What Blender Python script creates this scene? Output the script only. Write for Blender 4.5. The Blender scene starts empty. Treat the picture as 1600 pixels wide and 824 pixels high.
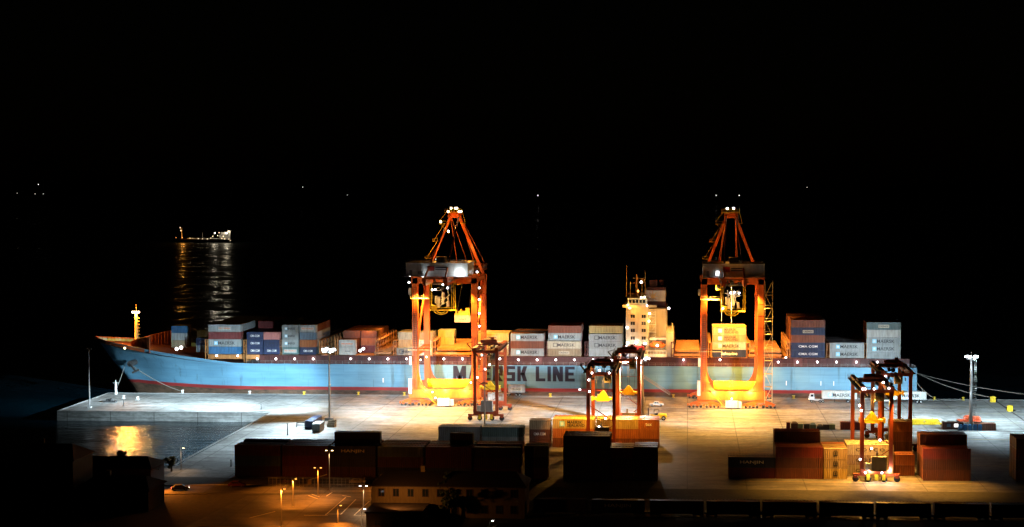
import bpy, math, random
from mathutils import Vector, Matrix
random.seed(7)
R = math.radians
# ------------------------------------------------------------------ camera
TH = math.atan(0.0567); PITCH = math.atan(0.05); XC = 939.0; FPX = 2400.0; CAMZ = 76.0
scene = bpy.context.scene
cam = bpy.data.cameras.new("camera"); camo = bpy.data.objects.new("camera", cam)
scene.collection.objects.link(camo); scene.camera = camo
camo.location = (0, 0, CAMZ); camo.rotation_euler = (math.pi/2 - PITCH, 0, TH)
cam.sensor_width = 36; cam.lens = 54; cam.shift_x = (800.0-XC)/1600.0; cam.clip_start = 1; cam.clip_end = 30000
# ------------------------------------------------------------------ world: a moonless night, only a trace of sky light
w = bpy.data.worlds.new("World"); scene.world = w; w.use_nodes = True
nt = w.node_tree; bg = nt.nodes["Background"]
sk = nt.nodes.new("ShaderNodeTexSky"); sk.sky_type = 'NISHITA'; sk.sun_disc = False
sk.sun_elevation = R(2); sk.sun_rotation = R(200)
nt.links.new(sk.outputs[0], bg.inputs[0]); bg.inputs[1].default_value = 0.00015
# ------------------------------------------------------------------ exposure and sampling
scene.view_settings.view_transform = 'Standard'; scene.view_settings.look = 'None'
scene.view_settings.exposure = 0.0; scene.view_settings.gamma = 1.0
cy = scene.cycles
cy.use_denoising = True; cy.use_light_tree = True; cy.max_bounces = 5; cy.diffuse_bounces = 2; cy.glossy_bounces = 3
cy.sample_clamp_indirect = 4.0; cy.sample_clamp_direct = 0.0; cy.caustics_reflective = False; cy.caustics_refractive = False
# ================================================================== helpers
col = scene.collection
_F = Vector((-math.sin(TH)*math.cos(PITCH), math.cos(TH)*math.cos(PITCH), -math.sin(PITCH)))
_R = Vector((math.cos(TH), math.sin(TH), 0)); _U = _R.cross(_F)
def at(px, py, Y):                       # survey helper: a photo pixel on the vertical plane y = Y -> (x, z)
    d = _F + _R*((px-XC)/FPX) + _U*((412-py)/FPX); t = Y/d.y
    return d.x*t, CAMZ + d.z*t
def xat(px, Y, py=620): return at(px, py, Y)[0]
def zat(py, Y, px=900): return at(px, py, Y)[1]
def ground(px, py, z=0.0):
    d = _F + _R*((px-XC)/FPX) + _U*((412-py)/FPX); t = (z-CAMZ)/d.z
    return d.x*t, d.y*t

class MB:
    def __init__(s): s.v = []; s.f = []
    def add(s, vs, fs, M=None):
        n = len(s.v)
        for v in vs:
            v = Vector(v)
            s.v.append(M @ v if M else v)
        for f in fs: s.f.append(tuple(n+i for i in f))
        return s
    def box(s, x0, x1, y0, y1, z0, z1):
        vs = [(x0,y0,z0),(x1,y0,z0),(x1,y1,z0),(x0,y1,z0),(x0,y0,z1),(x1,y0,z1),(x1,y1,z1),(x0,y1,z1)]
        return s.add(vs, [(0,3,2,1),(4,5,6,7),(0,1,5,4),(1,2,6,5),(2,3,7,6),(3,0,4,7)])
    def bar(s, p, q, wd, ht=None):
        p = Vector(p); q = Vector(q); ht = ht or wd
        d = (q-p); L = d.length
        if L < 1e-6: return s
        d.normalize(); up = Vector((0,0,1)) if abs(d.z) < 0.95 else Vector((0,1,0))
        a = d.cross(up).normalized(); b = a.cross(d).normalized()
        vs = []
        for c in (p, q):
            for i, j in ((-1,-1),(1,-1),(1,1),(-1,1)): vs.append(c + a*(i*wd/2) + b*(j*ht/2))
        return s.add(vs, [(0,1,2,3),(7,6,5,4),(0,4,5,1),(1,5,6,2),(2,6,7,3),(3,7,4,0)])
    def tube(s, p, q, r0, r1=None, n=8):
        p = Vector(p); q = Vector(q); r1 = r0 if r1 is None else r1
        d = (q-p).normalized(); up = Vector((0,0,1)) if abs(d.z) < 0.95 else Vector((0,1,0))
        a = d.cross(up).normalized(); b = a.cross(d)
        vs = []
        for c, r in ((p,r0),(q,r1)):
            for i in range(n):
                t = 2*math.pi*i/n; vs.append(c + a*(r*math.cos(t)) + b*(r*math.sin(t)))
        fs = [(i,(i+1)%n,n+(i+1)%n,n+i) for i in range(n)] + [tuple(range(n))[::-1], tuple(range(n,2*n))]
        return s.add(vs, fs)
    def ball(s, c, r, n=8, m=5):
        c = Vector(c); vs = [c+Vector((0,0,r))]
        for j in range(1, m):
            ph = math.pi*j/m
            for i in range(n):
                t = 2*math.pi*i/n; vs.append(c + Vector((math.sin(ph)*math.cos(t), math.sin(ph)*math.sin(t), math.cos(ph)))*r)
        vs.append(c-Vector((0,0,r))); fs = []
        for i in range(n): fs.append((0,1+i,1+(i+1)%n))
        for j in range(m-2):
            for i in range(n):
                a = 1+j*n; fs.append((a+i, a+n+i, a+n+(i+1)%n, a+(i+1)%n))
        a = 1+(m-2)*n
        for i in range(n): fs.append((len(vs)-1, a+(i+1)%n, a+i))
        return s.add(vs, fs)
    def prism(s, pts, z0, z1):           # polygon in x,y extruded in z
        n = len(pts)
        return s.add([(x,y,z0) for x,y in pts]+[(x,y,z1) for x,y in pts],
                     [tuple(range(n))[::-1], tuple(range(n,2*n))]+[(i,(i+1)%n,n+(i+1)%n,n+i) for i in range(n)])
    def prism_y(s, pts, y0, y1):         # polygon in x,z extruded in y
        n = len(pts)
        return s.add([(x,y0,z) for x,z in pts]+[(x,y1,z) for x,z in pts],
                     [tuple(range(n)), tuple(range(n,2*n))[::-1]]+[(i,n+i,n+(i+1)%n,(i+1)%n) for i in range(n)])
    def mesh(s, name, *mats):
        me = bpy.data.meshes.new(name); me.from_pydata([tuple(v) for v in s.v], [], s.f)
        for m in mats: me.materials.append(m)
        me.update(); return me
    def build(s, name, mat, parent=None, loc=None):
        return put(name, s.mesh(name, mat), parent, loc)
def put(name, me, parent=None, loc=None, rz=0):
    o = bpy.data.objects.new(name, me); col.objects.link(o)
    if loc: o.location = loc
    if rz: o.rotation_euler.z = rz
    if parent: o.parent = parent
    return o
LABELS = {}
def tag(o, label, cat, group=None):
    n = len(label.split())
    if not 4 <= n <= 16: print("LABEL LENGTH", n, label)
    if label in LABELS: print("LABEL TWICE", label)
    LABELS[label] = 1
    o['label'] = label; o['category'] = cat
    if group: o['group'] = group
    return o
def thing(name, loc, label, cat, group=None, rz=0):
    o = put(name, None, None, loc, rz); o.empty_display_size = 1
    return tag(o, label, cat, group)
def struct(o, kind='structure'): o['kind'] = kind; return o
# ------------------------------------------------------------------ materials
def nodes_of(m): m.use_nodes = True; return m.node_tree, m.node_tree.nodes["Principled BSDF"]
MATS = {}
def paint(name, rgb, rough=0.5, metal=0.0, dirt=0.35, scale=0.35, bump=0.0, streak=True, spec=0.4):
    """painted or raw surface with grime: object/position noise breaks up the base colour"""
    if name in MATS: return MATS[name]
    m = bpy.data.materials.new(name); t, b = nodes_of(m); N = t.nodes; L = t.links
    b.inputs['Roughness'].default_value = rough; b.inputs['Metallic'].default_value = metal
    b.inputs['Specular IOR Level'].default_value = spec
    g = N.new("ShaderNodeNewGeometry"); mp = N.new("ShaderNodeMapping"); L.new(g.outputs['Position'], mp.inputs[0])
    mp.inputs['Scale'].default_value = (scale*2.2, scale*2.2, scale*(0.35 if streak else 2.2))
    n1 = N.new("ShaderNodeTexNoise"); n1.inputs['Scale'].default_value = 1.6; n1.inputs['Detail'].default_value = 8; n1.inputs['Roughness'].default_value = .65
    L.new(mp.outputs[0], n1.inputs[0])
    r = N.new("ShaderNodeValToRGB"); L.new(n1.outputs['Fac'], r.inputs[0])
    r.color_ramp.elements[0].position = 0.32; r.color_ramp.elements[1].position = 0.66
    d = 1-dirt
    r.color_ramp.elements[0].color = (rgb[0]*d, rgb[1]*d*.95, rgb[2]*d*.9, 1); r.color_ramp.elements[1].color = (*rgb, 1)
    oi = N.new("ShaderNodeObjectInfo"); mr = N.new("ShaderNodeMapRange"); L.new(oi.outputs['Random'], mr.inputs[0])
    mr.inputs[3].default_value = 0.82; mr.inputs[4].default_value = 1.12
    mx = N.new("ShaderNodeMix"); mx.data_type = 'RGBA'; mx.blend_type = 'MULTIPLY'; mx.inputs[0].default_value = 1
    L.new(r.outputs[0], mx.inputs[6]); L.new(mr.outputs[0], mx.inputs[7]); L.new(mx.outputs[2], b.inputs['Base Color'])
    MATS[name] = m; return m
def glow(name, rgb, strength, sample=False):
    if name in MATS: return MATS[name]
    m = bpy.data.materials.new(name); t, b = nodes_of(m)
    b.inputs['Base Color'].default_value = (*[c*.5 for c in rgb], 1); b.inputs['Emission Color'].default_value = (*rgb, 1)
    b.inputs['Emission Strength'].default_value = strength
    if not sample: m.cycles.emission_sampling = 'NONE'
    MATS[name] = m; return m
ORANGE = paint('crane orange paint', (.60,.125,.018), .45, dirt=.3)
ORANGE_DK = paint('yard crane red orange paint', (.26,.042,.012), .5, dirt=.35)
YELLOW = paint('spreader yellow paint', (.75,.50,.02), .45, dirt=.35, scale=1)
STEEL = paint('galvanised steel', (.38,.38,.37), .45, .5, dirt=.3, scale=1)
DARKSTEEL = paint('dark greasy steel', (.05,.05,.05), .5, .4, dirt=.4, scale=1)
RUBBER = paint('tyre rubber', (.02,.02,.02), .8, dirt=.3, scale=1)
WHITE = paint('white paint', (.75,.76,.74), .4, dirt=.22)
CREAM = paint('cream superstructure paint', (.62,.52,.34), .45, dirt=.2)
GREYPAINT = paint('grey paint', (.25,.25,.25), .5, dirt=.3)
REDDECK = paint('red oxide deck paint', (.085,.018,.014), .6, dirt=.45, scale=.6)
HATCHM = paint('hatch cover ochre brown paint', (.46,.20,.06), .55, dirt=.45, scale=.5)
NAVYLET = paint('navy lettering paint', (.008,.012,.035), .5, dirt=.2)
WHITELET = paint('white lettering paint', (.85,.85,.85), .5, dirt=.1)
BLACKLET = paint('black lettering paint', (.02,.02,.025), .5, dirt=.2)
ORANGELET = paint('orange lettering paint', (.8,.18,.03), .5, dirt=.1)
SKYBLUE = paint('emblem light blue', (.25,.62,.85), .5, dirt=.1)
GLASS = paint('dark glass', (.015,.018,.02), .08, dirt=.1)
ROPE = paint('mooring rope', (.20,.19,.16), .9, dirt=.3, scale=2)
CONC = paint('cast concrete', (.30,.30,.29), .85, dirt=.4, scale=.5)
L_WHITE = glow('cold white lamp', (1,.97,1), 12)
L_BLUE = glow('blue white floodlight lens', (.75,.9,1), 20)
L_WARM = glow('warm lamp', (1,.74,.40), 10)
L_SOD = glow('sodium lamp', (1,.42,.08), 5)
L_RED = glow('red lamp', (1,.1,.05), 12)
L_DIM = glow('dim far lamp', (1,.92,.78), 2.2)
L_SIGN = glow('lit white panel', (1,1,1), 2.2)

def concrete_ground(name, base, dark, warm=False):
    m = bpy.data.materials.new(name); t, b = nodes_of(m); N = t.nodes; L = t.links
    g = N.new("ShaderNodeNewGeometry")
    def noise(sc, scale, det=8, rough=.6):
        mp = N.new("ShaderNodeMapping"); mp.inputs['Scale'].default_value = sc; L.new(g.outputs['Position'], mp.inputs[0])
        n = N.new("ShaderNodeTexNoise"); n.inputs['Scale'].default_value = scale; n.inputs['Detail'].default_value = det; n.inputs['Roughness'].default_value = rough
        L.new(mp.outputs[0], n.inputs[0]); return n.outputs['Fac']
    def ramp(src, p0, c0, p1, c1):
        r = N.new("ShaderNodeValToRGB"); L.new(src, r.inputs[0]); e = r.color_ramp.elements
        e[0].position = p0; e[0].color = (*c0, 1); e[1].position = p1; e[1].color = (*c1, 1); return r.outputs[0]
    def mul(a, c, fac=1.0):
        mx = N.new("ShaderNodeMix"); mx.data_type = 'RGBA'; mx.blend_type = 'MULTIPLY'; mx.inputs[0].default_value = fac
        L.new(a, mx.inputs[6]); L.new(c, mx.inputs[7]); return mx.outputs[2]
    c = ramp(noise((.012,.05,1), 1.0, 10, .62), .35, dark, .68, base)           # broad wear running along the quay
    c = mul(c, ramp(noise((.05,.45,1), 1.0, 9, .7),   .36, (.60,.59,.57), .58, (1,1,1)))   # tyre-worn lanes
    c = mul(c, ramp(noise((.09,.16,1), 1.4, 12, .75), .38, (.48,.47,.45), .60, (1,1,1)))     # stains
    c = mul(c, ramp(noise((.6,.6,1), 1.0, 6, .7), .34, (.66,.66,.65), .6, (1,1,1)))
    for sc_, wd_ in ((.018,.010),(.045,.012)):                        # wandering dark tyre tracks
        q = noise((sc_*.6, sc_*1.5, 1), 1.0, 2, .4)
        a1 = N.new("ShaderNodeMath"); a1.operation = 'SUBTRACT'; L.new(q, a1.inputs[0]); a1.inputs[1].default_value = .5
        a2 = N.new("ShaderNodeMath"); a2.operation = 'ABSOLUTE'; L.new(a1.outputs[0], a2.inputs[0])
        c = mul(c, ramp(a2.outputs[0], 0, (.62,.61,.60), wd_, (1,1,1)))
    br = N.new("ShaderNodeTexBrick"); mp = N.new("ShaderNodeMapping"); L.new(g.outputs['Position'], mp.inputs[0]); L.new(mp.outputs[0], br.inputs[0])
    br.inputs['Color1'].default_value = (1,1,1,1); br.inputs['Color2'].default_value = (.86,.86,.85,1); br.inputs['Mortar'].default_value = (.42,.41,.39,1)
    br.inputs['Scale'].default_value = 1; br.inputs['Brick Width'].default_value = 15; br.inputs['Row Height'].default_value = 7.5; br.inputs['Mortar Size'].default_value = .16
    br.offset = 0
    c = mul(c, br.outputs[0])
    L.new(c, b.inputs['Base Color']); b.inputs['Roughness'].default_value = .72; b.inputs['Specular IOR Level'].default_value = .35
    bp = N.new("ShaderNodeBump"); bp.inputs['Strength'].default_value = .25; bp.inputs['Distance'].default_value = .05
    L.new(noise((.8,.8,.8), 1.5), bp.inputs['Height']); L.new(bp.outputs[0], b.inputs['Normal'])
    return m
M_QUAY = concrete_ground('quay concrete', (.46,.46,.44), (.25,.25,.24))
M_YARD = concrete_ground('yard paving', (.27,.26,.24), (.14,.135,.13))
M_ASPH = concrete_ground('road asphalt', (.12,.11,.10), (.06,.055,.05))
M_SOIL = paint('rough grass and soil', (.06,.055,.03), .95, dirt=.6, scale=.2, streak=False)

def water_material():
    m = bpy.data.materials.new('sea water'); t, b = nodes_of(m); N = t.nodes; L = t.links
    b.inputs['Base Color'].default_value = (.001,.009,.014,1); b.inputs['Roughness'].default_value = .05; b.inputs['IOR'].default_value = 1.33
    b.inputs['Specular IOR Level'].default_value = .5
    g = N.new("ShaderNodeNewGeometry")
    def nz(sx, sy, det):
        mp = N.new("ShaderNodeMapping"); mp.inputs['Scale'].default_value = (sx, sy, 1); L.new(g.outputs['Position'], mp.inputs[0])
        n = N.new("ShaderNodeTexNoise"); n.inputs['Scale'].default_value = 1; n.inputs['Detail'].default_value = det; n.inputs['Roughness'].default_value = .55
        L.new(mp.outputs[0], n.inputs[0]); return n.outputs['Fac']
    a = nz(1.3, 1.6, 2); c = nz(.16, .34, 3)
    ad = N.new("ShaderNodeMath"); ad.operation = 'MULTIPLY_ADD'; L.new(c, ad.inputs[0]); ad.inputs[1].default_value = 2.2; L.new(a, ad.inputs[2])
    def band(src, p0, p1, v0, v1):
        r = N.new("ShaderNodeMapRange"); L.new(src, r.inputs[0]); r.inputs[1].default_value = p0; r.inputs[2].default_value = p1; r.inputs[3].default_value = v0; r.inputs[4].default_value = v1; return r.outputs[0]
    m1 = N.new("ShaderNodeMath"); m1.operation = 'MULTIPLY'; L.new(band(nz(.05,.035,1), .46, .58, 0, 1), m1.inputs[0]); L.new(band(nz(.6,.42,2), .47, .55, .0, 1), m1.inputs[1])
    sy = N.new("ShaderNodeSeparateXYZ"); L.new(g.outputs['Position'], sy.inputs[0])
    rm = N.new("ShaderNodeMapRange"); L.new(m1.outputs[0], rm.inputs[0]); L.new(band(sy.outputs[1], 550, 620, .15, .42), rm.inputs[3]); rm.inputs[4].default_value = .04; rr = rm.outputs[0]; L.new(rr, b.inputs['Roughness'])
    e = nz(.018, .055, 2); ad2 = N.new("ShaderNodeMath"); ad2.operation = 'MULTIPLY_ADD'; L.new(e, ad2.inputs[0]); ad2.inputs[1].default_value = 6.0; L.new(ad.outputs[0], ad2.inputs[2])
    bp = N.new("ShaderNodeBump"); bp.inputs['Strength'].default_value = 1.0; bp.inputs['Distance'].default_value = .15
    L.new(ad2.outputs[0], bp.inputs['Height']); L.new(bp.outputs[0], b.inputs['Normal'])
    return m
M_WATER = water_material()

def hull_material():
    m = bpy.data.materials.new('hull paint'); t, b = nodes_of(m); N = t.nodes; L = t.links
    g = N.new("ShaderNodeNewGeometry"); sp = N.new("ShaderNodeSeparateXYZ"); L.new(g.outputs['Position'], sp.inputs[0])
    def noise(sc, det=8):
        mp = N.new("ShaderNodeMapping"); mp.inputs['Scale'].default_value = sc; L.new(g.outputs['Position'], mp.inputs[0])
        n = N.new("ShaderNodeTexNoise"); n.inputs['Scale'].default_value = 1; n.inputs['Detail'].default_value = det; n.inputs['Roughness'].default_value = .62
        L.new(mp.outputs[0], n.inputs[0]); return n.outputs['Fac']
    def ramp(src, *st):
        r = N.new("ShaderNodeValToRGB"); L.new(src, r.inputs[0]); e = r.color_ramp.elements
        while len(e) < len(st): e.new(.5)
        for k, (p, c) in enumerate(st): e[k].position = p; e[k].color = (*c, 1)
        return r.outputs[0]
    blue = ramp(noise((.05,.05,.35)), (.3,(.10,.25,.375)), (.6,(.15,.335,.465)))
    scuff = ramp(noise((.02,.02,.9), 10), (.30,(.84,.84,.84)), (.46,(1,1,1)))
    rust = ramp(noise((.5,.5,.06), 10), (.30,(.70,.62,.55)), (.42,(1,1,1)))
    def mul(a, c):
        mx = N.new("ShaderNodeMix"); mx.data_type = 'RGBA'; mx.blend_type = 'MULTIPLY'; mx.inputs[0].default_value = 1
        L.new(a, mx.inputs[6]); L.new(c, mx.inputs[7]); return mx.outputs[2]
    blue = mul(mul(blue, scuff), rust)
    pb = N.new("ShaderNodeTexBrick"); pm = N.new("ShaderNodeMapping"); pm.inputs['Rotation'].default_value = (math.pi/2,0,0); L.new(g.outputs['Position'], pm.inputs[0]); L.new(pm.outputs[0], pb.inputs[0])
    pb.inputs['Color1'].default_value = (1,1,1,1); pb.inputs['Color2'].default_value = (.93,.94,.94,1); pb.inputs['Mortar'].default_value = (.82,.82,.82,1)
    pb.inputs['Scale'].default_value = 1; pb.inputs['Brick Width'].default_value = 11; pb.inputs['Row Height'].default_value = 2.6; pb.inputs['Mortar Size'].default_value = .07
    blue = mul(blue, pb.outputs[0])
    red = ramp(noise((.06,.06,.5)), (.35,(.17,.018,.018)), (.6,(.28,.03,.028)))
    scum = ramp(noise((.3,.3,.8), 10), (.35,(.05,.035,.022)), (.65,(.13,.075,.05)))
    wv = N.new("ShaderNodeMath"); wv.operation = 'MULTIPLY_ADD'; L.new(noise((.1,.1,.1)), wv.inputs[0]); wv.inputs[1].default_value = .8; L.new(sp.outputs[2], wv.inputs[2])
    def step(src, edge):
        mm = N.new("ShaderNodeMath"); mm.operation = 'GREATER_THAN'; L.new(src, mm.inputs[0]); mm.inputs[1].default_value = edge; return mm.outputs[0]
    def mix(f, a, c):
        mx = N.new("ShaderNodeMix"); mx.data_type = 'RGBA'; L.new(f, mx.inputs[0]); L.new(a, mx.inputs[6]); L.new(c, mx.inputs[7]); return mx.outputs[2]
    lo = mix(step(wv.outputs[0], 1.55), scum, red)
    c = mix(step(sp.outputs[2], 2.35), lo, blue)
    L.new(c, b.inputs['Base Color']); b.inputs['Roughness'].default_value = .42; b.inputs['Specular IOR Level'].default_value = .3
    return m
M_HULL = hull_material()
# ------------------------------------------------------------------ lamps of the place, and fill lights added to them
def lamp(name, loc, energy, rgb, parent=None, aim=None, angle=120, blend=.6, size=.35):
    l = bpy.data.lights.new(name, 'SPOT' if aim else 'POINT'); l.energy = energy; l.color = rgb; l.shadow_soft_size = size
    o = bpy.data.objects.new(name, l); col.objects.link(o)
    if aim:
        l.spot_size = R(angle); l.spot_blend = blend
        o.rotation_euler = (Vector(aim)-Vector(loc)).to_track_quat('-Z','Y').to_euler()
    o.location = loc
    if parent:
        o.parent = parent; o.matrix_parent_inverse = Matrix.Translation(Vector(parent.location)).inverted() if parent.rotation_euler.z == 0 else (Matrix.Translation(Vector(parent.location)) @ Matrix.Rotation(parent.rotation_euler.z, 4, 'Z')).inverted()
    return o
C_COLD = (.64,.86,1.0); C_WHITE = (1,.93,.85); C_SOD = (1,.38,.05); C_GOLD = (1,.51,.11); C_AMB = (1,.43,.065)
# ------------------------------------------------------------------ lettering
_txt = {}
def text_mesh(s, h, width=None, bold=.02, key=''):
    """flat lettering lying in the x-z plane facing -y, lower left corner at the origin"""
    k = (s, h, width, bold)
    if k in _txt: return _txt[k]
    cu = bpy.data.curves.new('lettering', 'FONT'); cu.body = s; cu.size = 1; cu.offset = bold; cu.resolution_u = 2; cu.space_line = .82
    o = bpy.data.objects.new('lettering', cu); col.objects.link(o)
    dg = bpy.context.evaluated_depsgraph_get(); me = bpy.data.meshes.new_from_object(o.evaluated_get(dg))
    bpy.data.objects.remove(o); bpy.data.curves.remove(cu)
    xs = [v.co.x for v in me.vertices]; ys = [v.co.y for v in me.vertices]
    x0, x1, y0, y1 = min(xs), max(xs), min(ys), max(ys)
    sy = h/(y1-y0); sx = (width/(x1-x0)) if width else sy
    for v in me.vertices: v.co = Vector(((v.co.x-x0)*sx, 0, (v.co.y-y0)*sy))
    me.materials.clear(); me.name = 'lettering'
    _txt[k] = (me, (x1-x0)*sx); return _txt[k]
_txtm = {}
def lettering(s, h, mat, parent, loc, width=None, bold=.02, name='lettering'):
    me, wd = text_mesh(s, h, width, bold)
    k = (me.name, mat.name)
    if k not in _txtm: m2 = me.copy(); m2.materials.append(mat); _txtm[k] = m2
    o = put(name, _txtm[k], parent, loc); return o
def star_mesh(r, mat, n=7, inner=.35):
    mb = MB(); pts = [(0,0,0)]
    for i in range(2*n):
        a = math.pi/2 + math.pi*i/n; q = r if i % 2 == 0 else r*inner; pts.append((q*math.cos(a), 0, q*math.sin(a)))
    mb.add(pts, [(0,1+i,1+(i+1)%(2*n)) for i in range(2*n)]); return mb.mesh('star', mat)
# ================================================================== SETTING
sea = MB(); sea.add([(-15000,-200,-3.2),(15000,-200,-3.2),(15000,20000,-3.2),(-15000,20000,-3.2)], [(0,1,2,3)])
struct(sea.build('sea', M_WATER))
land = [(-213.5,552.6),(1500,552.6),(1500,-150),(-1500,-150),(-1500,330),(-420,352),(-300,372),(-225,388),(-186,404),(-160,404),(-146,398),(-139,409),(-139.5,506.5),(-213.5,506.5)]
struct(MB().prism(land[::-1], -9, 0).build('quay_ground', M_QUAY))
cope = MB()                                   # the raised cope along the quay edge
cope.box(-213.5,1500,552.0,552.6,.004,.16); cope.box(-213.5,-213.0,507.0,552.0,.004,.16); cope.box(-213.5,-140.1,506.5,507.0,.004,.16); cope.box(-140.1,-139.5,409,506.5,.004,.16)
struct(cope.build('quay_kerb', CONC))
struct(MB().box(-45,1200,384,466,.002,.006).build('yard_pavement', M_YARD))
M_TRACK = paint('rail slot', (.03,.028,.025), .7, dirt=.3)
for yy, x0 in ((526,-212),(549.5,-150)):
    tr = MB(); tr.box(x0,1200,yy-.28,yy+.28,.006,.012); struct(tr.build('crane_track_slot', M_TRACK))
    tr = MB(); tr.box(x0,1200,yy-.06,yy+.06,.012,.07); struct(tr.build('crane_rail', STEEL))
M_DRAIN = paint('drain grating', (.05,.045,.04), .8, dirt=.3)
struct(MB().box(-62,1200,481.2,481.8,.006,.012).build('drain_channel', M_DRAIN))
struct(MB().box(109.0,109.7,470,549,.014,.02).build('cable_trench', M_DRAIN))
struct(MB().box(-96,1200,466,466.3,.008,.012).build('drain_channel', M_DRAIN))
M_LINE = paint('worn road marking', (.55,.52,.42), .8, dirt=.5, scale=1.5)
M_YLINE = paint('worn yellow marking', (.55,.38,.08), .8, dirt=.5, scale=1.5)
ln = MB()
for yy in (498, 518.5, 534): ln.box(-130, 118, yy, yy+.15, .006, .01)
for yy in (394.9, 420.6, 438.4, 464.7): ln.box(10, 118, yy, yy+.2, .008, .012)
struct(ln.build('lane_marking', M_YLINE))
# foreground: road and car park below the yard
struct(MB().prism([(-1500,-150),(1500,-150),(1500,384),(-45,384),(-45,392),(-120,392),(-160,394),(-300,366),(-1500,326)], .004, .03).build('rough_ground', M_SOIL))
rd = MB().prism([(-420,330),(-160,366),(-118,371),(-50,377),(-50,386),(-120,382),(-165,377),(-420,342)], .036, .05); struct(rd.build('road', M_ASPH))
pk = MB().prism([(-113,326),(-58,326),(-62,372),(-78,374),(-108,369)], .056, .07); struct(pk.build('car_park', M_ASPH))
kb = MB()
for a, b_ in (((-420,330),(-160,366)),((-160,366),(-118,371)),((-165,377),(-120,382)),((-120,382),(-50,386)),((-165,377),(-420,342))): kb.bar((*a,.1),(*b_,.1),.3,.22)
struct(kb.build('road_kerb', CONC))
pl = MB()
def gl(px0,py0,px1,py1,wd=.22):
    a = ground(px0,py0); b_ = ground(px1,py1); pl.bar((a[0],a[1],.085),(b_[0],b_[1],.085),wd,.02)
for q in ((508,806,540,778),(532,805,556,781),(553,806,577,784),(475,806,512,806),(508,804,534,804),(553,806,577,806),(482,775,496,780),(487,773,499,777),(510,776,519,770),(535,775,548,777),(390,810,430,800),(440,768,590,768)): gl(*q)
struct(pl.build('parking_marking', M_LINE))
wall = MB(); wl = [(-108,331.5),(-95,330.4),(-80,331),(-66,333)]
for a, b_ in zip(wl, wl[1:]): wall.bar((*a,.45),(*b_,.45),.5,.9)
tag(wall.build('stone_wall', paint('pale stone', (.42,.36,.24), .9, dirt=.4, scale=1)), 'low pale stone wall along the near edge of the car park', 'wall')
# rubble shore of the basin
rb = MB()
for i in range(340):
    t = random.random(); x = -240 + t*100; y = 386 + 16*math.sin(t*2.2) + random.uniform(-2,7) + (5 if t > .8 else 0); r = random.uniform(.5,1.5)
    rb.ball((x, y, random.uniform(-2.6,-.6)), r, 5, 3)
struct(rb.build('rubble_shore', paint('dark rubble', (.07,.07,.065), .95, dirt=.5, scale=1)), 'stuff')
# far shore: a low dark ridge across the bay, with its scattered lamps
hills = MB(); pts = []
for i in range(61):
    x = -6000 + i*200; h = 45 + 60*abs(math.sin(i*.37)) + 40*math.sin(i*.11)**2 + random.uniform(-6,6); pts.append((x,h))
n = len(pts)
hills.add([(x,7000,-4) for x,h in pts]+[(x,7150,25) for x,h in pts]+[(x,7350,8) for x,h in pts]+[(x,7800,h*.6) for x,h in pts]+[(x,8800,h*.8) for x,h in pts]+[(x,9600,-4) for x,h in pts],
          [(k*n+i,k*n+i+1,(k+1)*n+i+1,(k+1)*n+i) for k in range(5) for i in range(n-1)])  # front crest and dip shaped to keep lamp glints off the water
struct(hills.build('far_hills', M_SOIL))
for px, py, r, wd in ((840.5,305.5,4.2,'white lamp alone on the far shore, above the two cranes'' gap'),(1119,305.5,3.8,'white shore lamp just left of the second crane top'),(1155,305.5,3.8,'white shore lamp just right of the second crane top'),
                    (60,288.5,3.2,'brightest of the far shore lamps at the left'),(68,303,2.2,'small far shore lamp below the brightest left one'),(55,303,1.9,'faint far shore lamp at lower left of its cluster'),(27,302,1.8,'far shore lamp nearest the left edge'),(473,292.5,2.6,'far shore lamp high above the foredeck containers'),
                    (553,320,2.6,'lowest far shore lamp, right of the anchored ship'),(543,305,1.7,'faint far shore lamp above the lowest one'),(1261,293,1.8,'faint far shore lamp right of the second crane')):
    YS = 6900 if py > 310 else 7450
    x, z = at(px, py, YS)
    t = thing('shore_lamp', (x, YS, -3), wd, 'lamp', 'lamps on the far shore')
    MB().tube((0,0,-1),(0,0,z+3),.8,.4,6).build('pole', DARKSTEEL, t); MB().ball((0,-1,z+3),r*(.62 if YS > 7000 else .4),8,6).build('bulb', L_DIM, t)
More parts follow.
